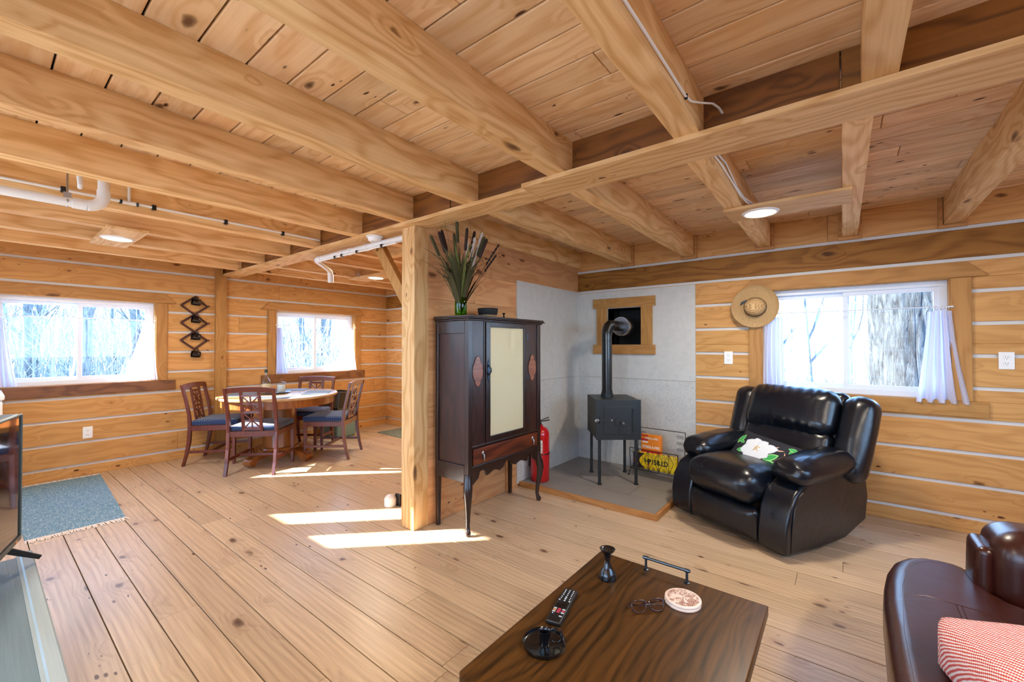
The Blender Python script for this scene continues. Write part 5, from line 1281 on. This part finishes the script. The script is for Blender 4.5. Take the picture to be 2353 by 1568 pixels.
se = bevp('seat_cushion', poly, .29, .46, .055)
zz = .4615
def seam(pts, name='seam', parent=se, r_=.0016): 
    mb = MB(); mb.tube(pts, r_, 5); ob(name, mb, br, parent=parent, smooth=60)
seam([(.155, .80, .4580), (.135, 1.3, .4580), (.138, 1.7, .4580), (.158, 2.0, .4590), (.182, 2.15, .4590), (.212, 2.24, .4590), (.26, 2.305, .4590), (.31, 2.315, .4590)])
seam([(.160, 1.95, .4590), (.22, 1.98, .4597), (.33, 1.97, .4597), (.42, 1.93, .4597), (.55, 1.90, .4597), (.7, 1.89, .4597)])
for dx in (0, .012): seam([(.285+dx, 1.975, .4597), (.285+dx, 1.4, .4597), (.285+dx, .9, .4597)])
bevp('base', [(.16, .76), (.16, 2.10), (1.10, 2.10), (1.10, .76)], .05, .30, .02)
def arm(y0, y1):
    mb = MB(); mb.rbox(.90, y1-y0, .60, .075, 12, fn=puff(.90, y1-y0, .60, px=.004, py=.018, pz=.018, wr=.006, fq=6, seed=3)); mb.xform(Matrix.Translation(Vector((.40+.45, (y0+y1)/2, .36))))
    a = ob('sofa_arm', mb, br, parent=sofa, smooth=70)
    mb = MB(); mb.rbox(.05, y1-y0-.08, .50, .024, 8, fn=puff(.05, y1-y0-.08, .50, px=.012, py=.0, pz=.0, wr=0)); mb.xform(Matrix.Translation(Vector((.392, (y0+y1)/2, .345)))); fpn = ob('arm_front_panel', mb, br, parent=a, smooth=70)
mb = MB()
for i in range(22): mb.lathe([(0, 0), (.006, 0), (.004, .003), (0, .004)], (.1595, .9+i*.05, .275), 8, M=Matrix.Rotation(-PI/2, 3, 'Y'))
ob('nailheads', mb, M['darkmetal'], parent=sofa, kind='stuff')
arm(2.13, 2.39)
arm(.44, .70)
mb = MB(); mb.rbox(.26, 1.46, .66, .09, 10, fn=puff(.26, 1.46, .66, px=.02, py=.0, pz=.02)); mb.xform(Matrix.Translation(Vector((1.20, 1.415, .62)))); ob('sofa_back', mb, br, parent=sofa, smooth=70)
for x in (.24, 1.2):
    for y in (.5, 2.32): mb = MB(); mb.lathe([(0, 0), (.022, 0), (.03, .06), (0, .06)], (x+.22*(x < 1), y, 0), 14); ob('foot', mb, M['black'], parent=sofa)
mb = MB(); sz = (.50, .46, .10); mb.rbox(*sz, .045, 16, fn=puff(*sz, px=.0, py=.0, pz=.03, wr=.008, fq=6, seed=4))
for i, v in enumerate(mb.v):
    x, y, z = v; r_ = math.hypot(x/.25, y/.23); k = 1/max(1, (abs(x/.25)**3+abs(y/.23)**3)**(1/3)); mb.v[i] = (x*k, y*k, z)
ob('woven_cushion', mb, M['redweave'], label='red and white woven cushion lying on the brown leather sofa seat', cat='cushion', smooth=70, loc=(.455, 1.505, .515), rotz=.35)

# ------------------------------------------------------------------ coffee table and the things on it
ct = thing('coffee_table', 'dark stained wooden coffee table at the bottom of the view', 'coffee table', (0, 0, 0)); tz = .42
mb = MB(); x0, x1, y0, y1 = -.822, -.202, .80, 1.665; c_ = .018
mb.prism([(x0+c_, y0), (x1-c_, y0), (x1, y0+c_), (x1, y1), (x0, y1), (x0, y0+c_)], tz-.034, tz, lambda u, v, t: (u, v, t)); ob('tabletop', mb, M['dark'], parent=ct, bevel=.004)
for b in ((x0+.05, y0+.05, x1-.05, y0+.07), (x0+.05, y1-.07, x1-.05, y1-.05), (x0+.05, y0+.07, x0+.07, y1-.07), (x1-.07, y0+.07, x1-.05, y1-.07)):
    mb = MB(); mb.box(b[0], b[1], tz-.13, b[2], b[3], tz-.034); ob('apron_board', mb, M['dark'], parent=ct)
for xx in (x0+.075, x1-.075):
    for yy in (y0+.075, y1-.075): mb = MB(); mb.bar((xx, yy, tz-.034), (xx, yy, 0.001), .055, .055, up=(0, 1, 0), w2=.04, h2=.04); ob('leg', mb, M['dark'], parent=ct, bevel=.003)
hb = MB(); ha, hb_, hy = -.612, -.458, 1.635
hb.tube([(ha-.012, hy, tz+.047), (hb_+.012, hy, tz+.047)], .0055, 12); h_ = ob('tray_handle', hb, M['gun'], parent=ct, smooth=50)
for x in (ha, hb_):
    mb = MB(); mb.lathe([(0, 0), (.010, 0), (.010, .003), (.005, .005), (.0045, .045), (0, .045)], (x, hy, tz+.0004), 16); mb.tube([(x-.008, hy, tz+.047), (x+.008, hy, tz+.047)], .0072, 12); ob('handle_post', mb, M['gun'], parent=h_, smooth=50)
s2 = thing('candlestick', 'shiny black metal candlestick at the far end of the coffee table', 'candle holder', (-.705, 1.487, tz+.0005))
stick(s2, 1.36)
rm = thing('remote_control', 'black remote control lying on the coffee table between the two candle holders', 'remote control', (-.741, 1.221, tz+.0008), math.atan2(.192, -.044)-PI/2)
mb = MB(); mb.rbox(.050, .195, .016, .006, 6, c=(0, 0, .008)); ob('remote_body', mb, M['black'], parent=rm, smooth=50)
def btn(x, y, r_, mat, w_=1.0, h_=.0165):
    mb = MB(); mb.rbox(r_*2*w_, r_*2, .002, .0009, 2, c=(x, y, h_)); ob('button', mb, mat, parent=rm)
M['btn'] = plain('button_light', '#b9c2cc', .5); M['btnred'] = plain('button_red', '#c23b52', .5); M['btnora'] = plain('button_orange', '#e0a063', .5)
for r_ in range(4):
    for c_ in (-.014, 0, .014): btn(c_, .083-.010*r_, .0022, M['btn'])
for y in (.041, .031): btn(-.015, y, .002, M['btn']); btn(.015, y, .002, M['btn']); btn(0, y, .003, M['btn'])
for c_ in (-.017, 0, .017): btn(c_, .020, .0027, M['btn'])
mb = MB(); mb.lathe([(0, 0), (.017, 0), (.017, .0012), (.0155, .0014), (0, .0010)], (0, -.004, .0160), 28); ob('dial', mb, M['blackgloss'], parent=rm, smooth=40)
for y, cols in ((-.030, ('btn', 'btnred', 'btn')), (-.039, ('btnora', 'btnred', 'btnred')), (-.048, ('btn', 'btnred', 'btn'))):
    for k, c_ in enumerate((-.0145, 0, .0145)): btn(c_, y, .0026, M[cols[k]], 2.0)
btn(-.015, -.058, .002, M['btn']); btn(.014, -.066, .002, M['btn'], 2.5)
hc = thing('chamber_candlestick', 'black metal dish candle holder with ring handle at the near left of the coffee table', 'candle holder', (-.694, 1.040, tz+.0005))
mb = MB(); mb.lathe([(0, 0), (.058, 0), (.062, .003), (.063, .013), (.0617, .013), (.0605, .004), (.057, .002), (0, .002)], (0, 0, 0), 56); ob('dish', mb, M['blackgloss'], parent=hc, smooth=50)
mb = MB(); mb.lathe([(0, .002), (.0135, .002), (.014, .036), (.0175, .043), (.0172, .0445), (.014, .041), (.0115, .034), (.0115, .02), (0, .02)], (0, 0, 0), 32); ob('candle_cup', mb, M['blackgloss'], parent=hc, smooth=50)
mb = MB(); u_ = Vector((.79, .61, 0)); mb.tube([tuple(u_*(.034+.019*math.cos(a)) + Vector((0, 0, .030+.0215*math.sin(a)))) for a in [2*PI*i/30 for i in range(30)]], .0016, 8, closed=True); ob('ring_handle', mb, M['blackgloss'], parent=hc, smooth=60)
m_, n_, b_ = newmat('engraved_stone'); t_ = N(n_, 'ShaderNodeTexCoord').outputs['Object']
v_ = N(n_, 'ShaderNodeTexVoronoi', feature='DISTANCE_TO_EDGE'); v_.inputs['Scale'].default_value = 170; n_.links.new(t_, v_.inputs['Vector'])
nn_ = noise(n_, t_, 45, 3, .7)
n_.links.new(mixc(n_, math_(n_, 'MULTIPLY', math_(n_, 'GREATER_THAN', v_.outputs['Distance'], .07), ramp_f(n_, nn_, .42, .52)), srgb('#e9d6c8'), srgb('#8d4f40')), b_.inputs['Base Color']); b_.inputs['Roughness'].default_value = .7; bump(n_, b_, v_.outputs['Distance'], .6, .002)
M['engr'] = m_; M['stone'] = plain('pale_sandstone', '#e8d8cc', .6)
for k, lab in enumerate(('pale round stone coaster, the lower of the two stacked beside the glasses', 'pale round coaster engraved with a spreading tree, on top of the other coaster')):
    root = thing('stone_coaster', lab, 'coaster', (-.436+.001*k, 1.505+.001*k, tz+.0005+k*.0085), group='coasters on the coffee table')
    mb = MB(); rr = .0585; mb.lathe([(0, 0), (rr-.001, 0), (rr, .0012), (rr, .0070), (rr-.001, .0080), (0, .0080)], (0, 0, 0), 56); o = ob('coaster_disc', mb, M['stone'], parent=root, smooth=50)
    if k:
        mb = MB(); mb.lathe([(0, .0082), (.050, .0082), (.0505, .0080)], (0, 0, 0), 48); ob('engraved_face', mb, M['engr'], parent=root)
        mb = MB()
        def br_(x, y, a, L, w_, dep):
            x2, y2 = x+L*math.cos(a), y+L*math.sin(a); mb.bar((x, y, .0086), (x2, y2, .0086), w_, .0008, w2=w_*.65)
            if dep:
                for d_ in (-.55, .5): br_(x2, y2, a+d_+R.uniform(-.1, .1), L*.74, w_*.6, dep-1)
        ang0 = math.atan2(.787, -.616)
        br_(-.030*math.cos(ang0), -.030*math.sin(ang0), ang0, .024, .010, 4); ob('tree_relief', mb, M['stone'], parent=root)
gl = thing('eyeglasses', 'tortoiseshell eyeglasses lying on the coffee table against the coasters', 'eyeglasses', (-.512, 1.385, tz), math.atan2(.113, .106))
M['tort'] = plain('tortoiseshell', '#2d0d0a', .2, coat=.5, var=.4, bscale=120)
def lens_out(cx, n_=28, g=1.0):
    pts = []
    for i in range(n_):
        a = 2*PI*i/n_; cc, ss = math.cos(a), math.sin(a); x = .0245*g*math.copysign(abs(cc)**.75, cc); z = .0175*g*math.copysign(abs(ss)**.75, ss); pts.append((cx+x*(1+.08*ss), .008*(.5-0) if 0 else 0, z))
    return pts
tilt = Matrix.Translation(Vector((0, 0, .0185))) @ Matrix.Rotation(math.radians(-24), 4, 'X')
for sx in (-1, 1):
    pts = [tilt @ Vector(p) for p in lens_out(sx*.031)]
    mb = MB(); mb.tube(pts, .0029, 8, closed=True); fr = ob('lens_rim', mb, M['tort'], parent=gl, smooth=60)
    mb = MB(); mb.add([tilt @ Vector(p) for p in lens_out(sx*.031, g=.97)], [tuple(range(28))]); ob('lens', mb, M['lens'], parent=fr)
    mb = MB(); h0 = tilt @ Vector((sx*.061, 0, .010)); mb.tube([tilt @ Vector((sx*.055, 0, .010)), h0, h0 + Vector((-sx*.004, .010, -.006)), Vector((sx*.030, .020+.006*(sx > 0), .012)), Vector((-sx*.030, .022+.006*(sx > 0), .006)), Vector((-sx*.062, .020+.006*(sx > 0), .0035))], [.0028, .0028, .0024, .002, .0018, .0024], 7); ob('temple_arm', mb, M['tort'], parent=gl, smooth=60)
mb = MB(); mb.tube([tilt @ Vector((-.0085, 0, .008)), tilt @ Vector((0, 0, .0115)), tilt @ Vector((.0085, 0, .008))], .0022, 7); ob('bridge', mb, M['tort'], parent=gl, smooth=60)

# ------------------------------------------------------------------ television and its stand
sx0, sx1, sy0, sy1, sz = -2.335, -1.05, -.36, .135, .55
ts = thing('tv_stand', 'grey painted television stand in the lower left corner', 'tv stand', (0, 0, 0))
mb = MB(); mb.box(sx0+.03, sy0, sz-.025, sx1, sy1-.035, sz); ob('top_board', mb, M['standtop'], parent=ts, bevel=.002)
prof = [(0, -.028), (.004, -.028), (.010, -.018), (.022, -.014), (.026, -.006), (.036, -.004), (.040, .000), (.036, .004), (.012, .005), (.008, .001), (0, .001)]
mb = MB(); mb.prism([(sy1-.036+a, sz+b) for a, b in prof], sx0, sx1, lambda u, v, t: (t, u, v)); ob('moulded_edge', mb, M['standrim'], parent=ts, smooth=30)
mb = MB(); mb.box(sx0+.015, sy0, .001, sx1-.01, sy1-.05, sz-.026); bd_ = ob('stand_body', mb, M['standtop'], parent=ts)
for k in range(2):
    xx = sx0+.05+k*.62; mb = MB(); mb.box(xx, sy1-.05, .06, xx+.58, sy1-.035, sz-.05); dd_ = ob('stand_door', mb, M['standrim'], parent=ts, bevel=.003)
    mb = MB(); mb.lathe([(0, 0), (.006, 0), (.006, .010), (.014, .014), (.014, .022), (0, .026)], (xx+.50, sy1-.035, .46), 16, M=Matrix.Rotation(-PI/2, 3, 'X')); ob('door_knob', mb, M['pvc'], parent=dd_, smooth=50)
p0, p1 = Vector((-2.275, .102, 0)), Vector((-1.575, -.095, 0)); td = (p1-p0).normalized(); tn = Vector((-td.y, td.x, 0)); cen = (p0+p1)/2
tv = thing('television', 'flat television with dark glossy screen standing on the grey stand', 'television', (cen.x, cen.y, sz+.0055), math.atan2(td.y, td.x)+PI)
TW, T0, T1 = .728, .066, .506
mb = MB(); mb.box(-TW/2, .0, T0, TW/2, .045, T1); ob('tv_back', mb, M['tvgrey'], parent=tv, bevel=.004)
f_ = .010; mb = MB()
for b in ((-TW/2, T0, TW/2, T0+.018), (-TW/2, T1-f_*.7, TW/2, T1), (-TW/2, T0+.018, -TW/2+f_*.6, T1-f_*.7), (TW/2-f_*.6, T0+.018, TW/2, T1-f_*.7)): mb.box(b[0], -.008, b[1], b[2], 0, b[3])
ob('bezel', mb, M['tvgrey'], parent=tv, bevel=.002)
mb = MB(); mb.box(-TW/2+f_*.5, -.0035, T0+.016, TW/2-f_*.5, -.0005, T1-f_*.6); m_ = plain('screen_glass', '#06080a', .07, coat=1); ob('screen', mb, m_, parent=tv)
mb = MB(); mb.box(TW/2-.065, -.0095, T0+.005, TW/2-.045, -.0078, T0+.013); ob('status_light', mb, M['btnora'], parent=tv)
for sx in (-1, 1):
    for sy in (-1, 1):
        mb = MB(); mb.bar((sx*(TW/2-.10), .02, T0+.01), (sx*(TW/2-.055), .02+sy*.085, .008), .012, .022, w2=.010, h2=.014); ob('foot', mb, M['black'], parent=tv, bevel=.002)

# ------------------------------------------------------------------ unseen fill lamps added outside the view
for (x, y) in ((1.2, .55), (-1.4, -.28), (1.35, 2.9), (-3.3, .9)):
    root = thing('ceiling_lamp', '', 'lamp')
    bpy.data.objects.remove(root)
disc_lamp('unseen added fill lamp on a pine plate near the right wall', (.92, .42, 1.38, .68), (1.2, .55, 2.157), '')
disc_lamp('unseen added fill lamp on a pine plate near the rear wall', (-1.62, -.42, -1.08, -.14), (-1.4, -.28, 2.157), '')
disc_lamp('unseen added fill lamp on a pine plate over the back of the sofa', (1.1, 1.1, 1.6, 1.36), (1.35, 1.23, 2.157), '')

# ------------------------------------------------------------------ outdoors
mb = MB(); n = 30; vs = []
for i in range(n+1):
    for j in range(n+1):
        x, y = -45+90*i/n, -40+90*j/n; vs.append((x, y, -.55 + .25*mnoise.noise(Vector((x*.15, y*.15, 0)))))
mb.add(vs, [(i*(n+1)+j, (i+1)*(n+1)+j, (i+1)*(n+1)+j+1, i*(n+1)+j+1) for i in range(n) for j in range(n)]); ob('ground', mb, M['ground'], kind='structure', smooth=180)
mb = MB(); mb.prism([(-4.6, -.80), (-7.2, -3.4), (3.2, -3.4), (3.2, -.80)], 2.36, 2.44, lambda u, v, t: (u, v, t))  # unseen roof added to keep direct sun out of the rear windows
for x in (-4.1, -.6, 3.0): mb.box(x, -3.35, -.6, x+.12, -3.23, 2.36)
ob('roof_sun_block', mb, M['trimX'], kind='structure')
def make_tree(name, label, x, y, r, h, lean_=0, seed=0, dens=1.0, group=None, mat='bark'):
    q = random.Random(seed); root = thing(name, label, 'tree', (x, y, -.65), group=group)
    tr_ = MB(); tw = MB(); pts = []; rad = []; k = 9; a = q.uniform(0, 6); lx, ly = math.cos(a)*lean_, math.sin(a)*lean_
    for i in range(k+1):
        t = i/k; pts.append(Vector((lx*h*t + q.uniform(-1, 1)*r*.5, ly*h*t + q.uniform(-1, 1)*r*.5, h*t))); rad.append(r*(1.25 if i == 0 else 1)*(1-.75*t))
    tr_.tube(pts, rad, 9)
    def bran(p, dr, L, rr, dep):
        ps = [p]; d_ = dr.copy(); s = 5
        for i in range(s):
            d_ = (d_ + Vector((q.uniform(-1, 1), q.uniform(-1, 1), q.uniform(-.3, .8)))*.22).normalized(); ps.append(ps[-1]+d_*L/s)
        (tr_ if dep == 2 else tw).tube(ps, [rr*(1-.8*i/s) for i in range(s+1)], 5 if dep > 0 else 3, caps=False)
        if dep > 0:
            for _ in range(int(5*dens)):
                j = q.randint(1, s-1); dd = (d_ + Vector((q.uniform(-1, 1), q.uniform(-1, 1), q.uniform(-.2, .9)))*.9).normalized(); bran(ps[j], dd, L*q.uniform(.4, .65), rr*.45, dep-1)
    for i in range(int(9*dens)):
        t = q.uniform(.12, .95); j = min(k-1, int(t*k)); p = pts[j].lerp(pts[j+1], t*k-j); a = q.uniform(0, 6.28); bran(p, Vector((math.cos(a), math.sin(a), q.uniform(.5, 1.4))).normalized(), h*q.uniform(.15, .35), r*(1-.7*t)*.45, 2)
    ob('trunk', tr_, M[mat], parent=root, smooth=60); ob('twigs', tw, M['twig'], parent=root, kind='stuff'); return root
TG = 'bare woodland trees beyond the left windows'
R2 = random.Random(21)
for i in range(15):
    d_ = R2.uniform(11, 27); ratio = R2.uniform(.0, .25) if i < 9 else R2.uniform(.36, .64)
    make_tree('bare_tree', 'bare grey tree in the woods seen through the left window' if i < 9 else 'bare grey tree in the woods seen through the small window over the dining table', -d_, d_*ratio, R2.uniform(.07, .20), R2.uniform(7, 11), R2.uniform(0, .18), 100+i, .75, TG if i < 9 else 'bare woodland trees beyond the dining window')
make_tree('bare_tree', 'pale slender bare tree seen through the left pane of the recliner window, nearest the hat', -1.15, 11.5, .09, 8, .05, 300, .8)
make_tree('bare_tree', 'forked pale bare tree seen in the middle of the left pane of the recliner window', -.62, 14, .10, 9, .12, 301, .8)
make_tree('bare_tree', 'thin bare tree seen beside the middle bar of the recliner window', .1, 16, .10, 9, .06, 302, .8)
make_tree('bare_tree', 'bare tree leaning behind the thick trunk outside the recliner window', 1.25, 12, .10, 9, .15, 305, .8)
# thick old tree outside the recliner window
big = thing('old_tree', 'thick old tree trunk with rough bark standing close outside the recliner window', 'tree', (.66, 7.2, -.65))
mb = MB(); n1, n2 = 64, 60; vs = []; Hh = 5.5
for i in range(n2+1):
    z = Hh*i/n2; base = .315 + .16*math.exp(-z*1.5); cx_ = -.03*z + .10*math.exp(-((z-1.6)/.5)**2)*0
    for j in range(n1):
        a = 2*PI*j/n1; rr = base*(1 + .05*math.sin(a*3+z) + .04*math.sin(a*5-z*1.3)) + .014*math.sin(a*26+2*mnoise.noise(Vector((a*2, 0, z*2.5)))) + .03*mnoise.noise(Vector((math.cos(a)*3, math.sin(a)*3, z*3)))
        ex = (1 + .45*max(0, math.cos(a))*min(1, max(0, (z-1.7)/1.2)))
        vs.append((cx_+rr*math.cos(a)*ex, rr*math.sin(a), z))
mb.add(vs, [(i*n1+j, i*n1+(j+1) % n1, (i+1)*n1+(j+1) % n1, (i+1)*n1+j) for i in range(n2) for j in range(n1)]); ob('trunk', mb, M['bigbark'], parent=big, smooth=180)
mb = MB(); mb.tube([(.16, 0, .9), (.24, -.03, 1.6), (.40, -.02, 2.4), (.62, 0, 3.4), (.9, 0, 5.0)], [.15, .14, .13, .12, .10], 16); ob('limb', mb, M['bigbark'], parent=big, smooth=180)
mb = MB(); q = random.Random(5)
def brush(cx_, cy_, n, sx_, sy_, h0, h1, th):
    for _ in range(n):
        x, y = cx_+q.uniform(-sx_, sx_), cy_+q.uniform(-sy_, sy_); h = q.uniform(h0, h1); a = q.uniform(0, 6.28); l = q.uniform(0, .6)*h
        mb.tube([(x, y, -.6), (x+math.cos(a)*l*.3, y+math.sin(a)*l*.3, -.6+h*.55), (x+math.cos(a)*l+q.uniform(-.2, .2), y+math.sin(a)*l, -.6+h*q.uniform(.75, 1))], [th, th*.7, th*.3], 3, caps=False)
brush(-15, 1.7, 700, 3.5, 2.6, .8, 3.4, .014); brush(-24, 3, 450, 4, 4, 1.5, 6, .03)
brush(-14, 7.2, 500, 3, 2.2, .8, 3.2, .014); brush(-24, 12.5, 380, 4, 4, 1.5, 6, .03)
ob('undergrowth', mb, M['twig'], label='tangled leafless undergrowth in the woods beyond the left windows', cat='undergrowth', kind='stuff')
mb = MB(); q = random.Random(6); brush(.2, 18, 260, 4, 3, 1, 5, .016)
ob('undergrowth', mb, M['twig'], label='sparse leafless saplings far outside the recliner window', cat='undergrowth', kind='stuff')

# lettering as real meshes
bpy.context.view_layer.update()
dg = bpy.context.evaluated_depsgraph_get()
for o in [o for o in sc.objects if o.type == 'FONT']:
    me = bpy.data.meshes.new_from_object(o.evaluated_get(dg)); m2 = bpy.data.objects.new('lettering', me); col.objects.link(m2)
    m2.parent = o.parent; m2.location = o.location; m2.rotation_euler = o.rotation_euler; m2.scale = o.scale
    if not me.materials: me.materials.append(o.data.materials[0])
    m2.name = 'lettering'; bpy.data.objects.remove(o)
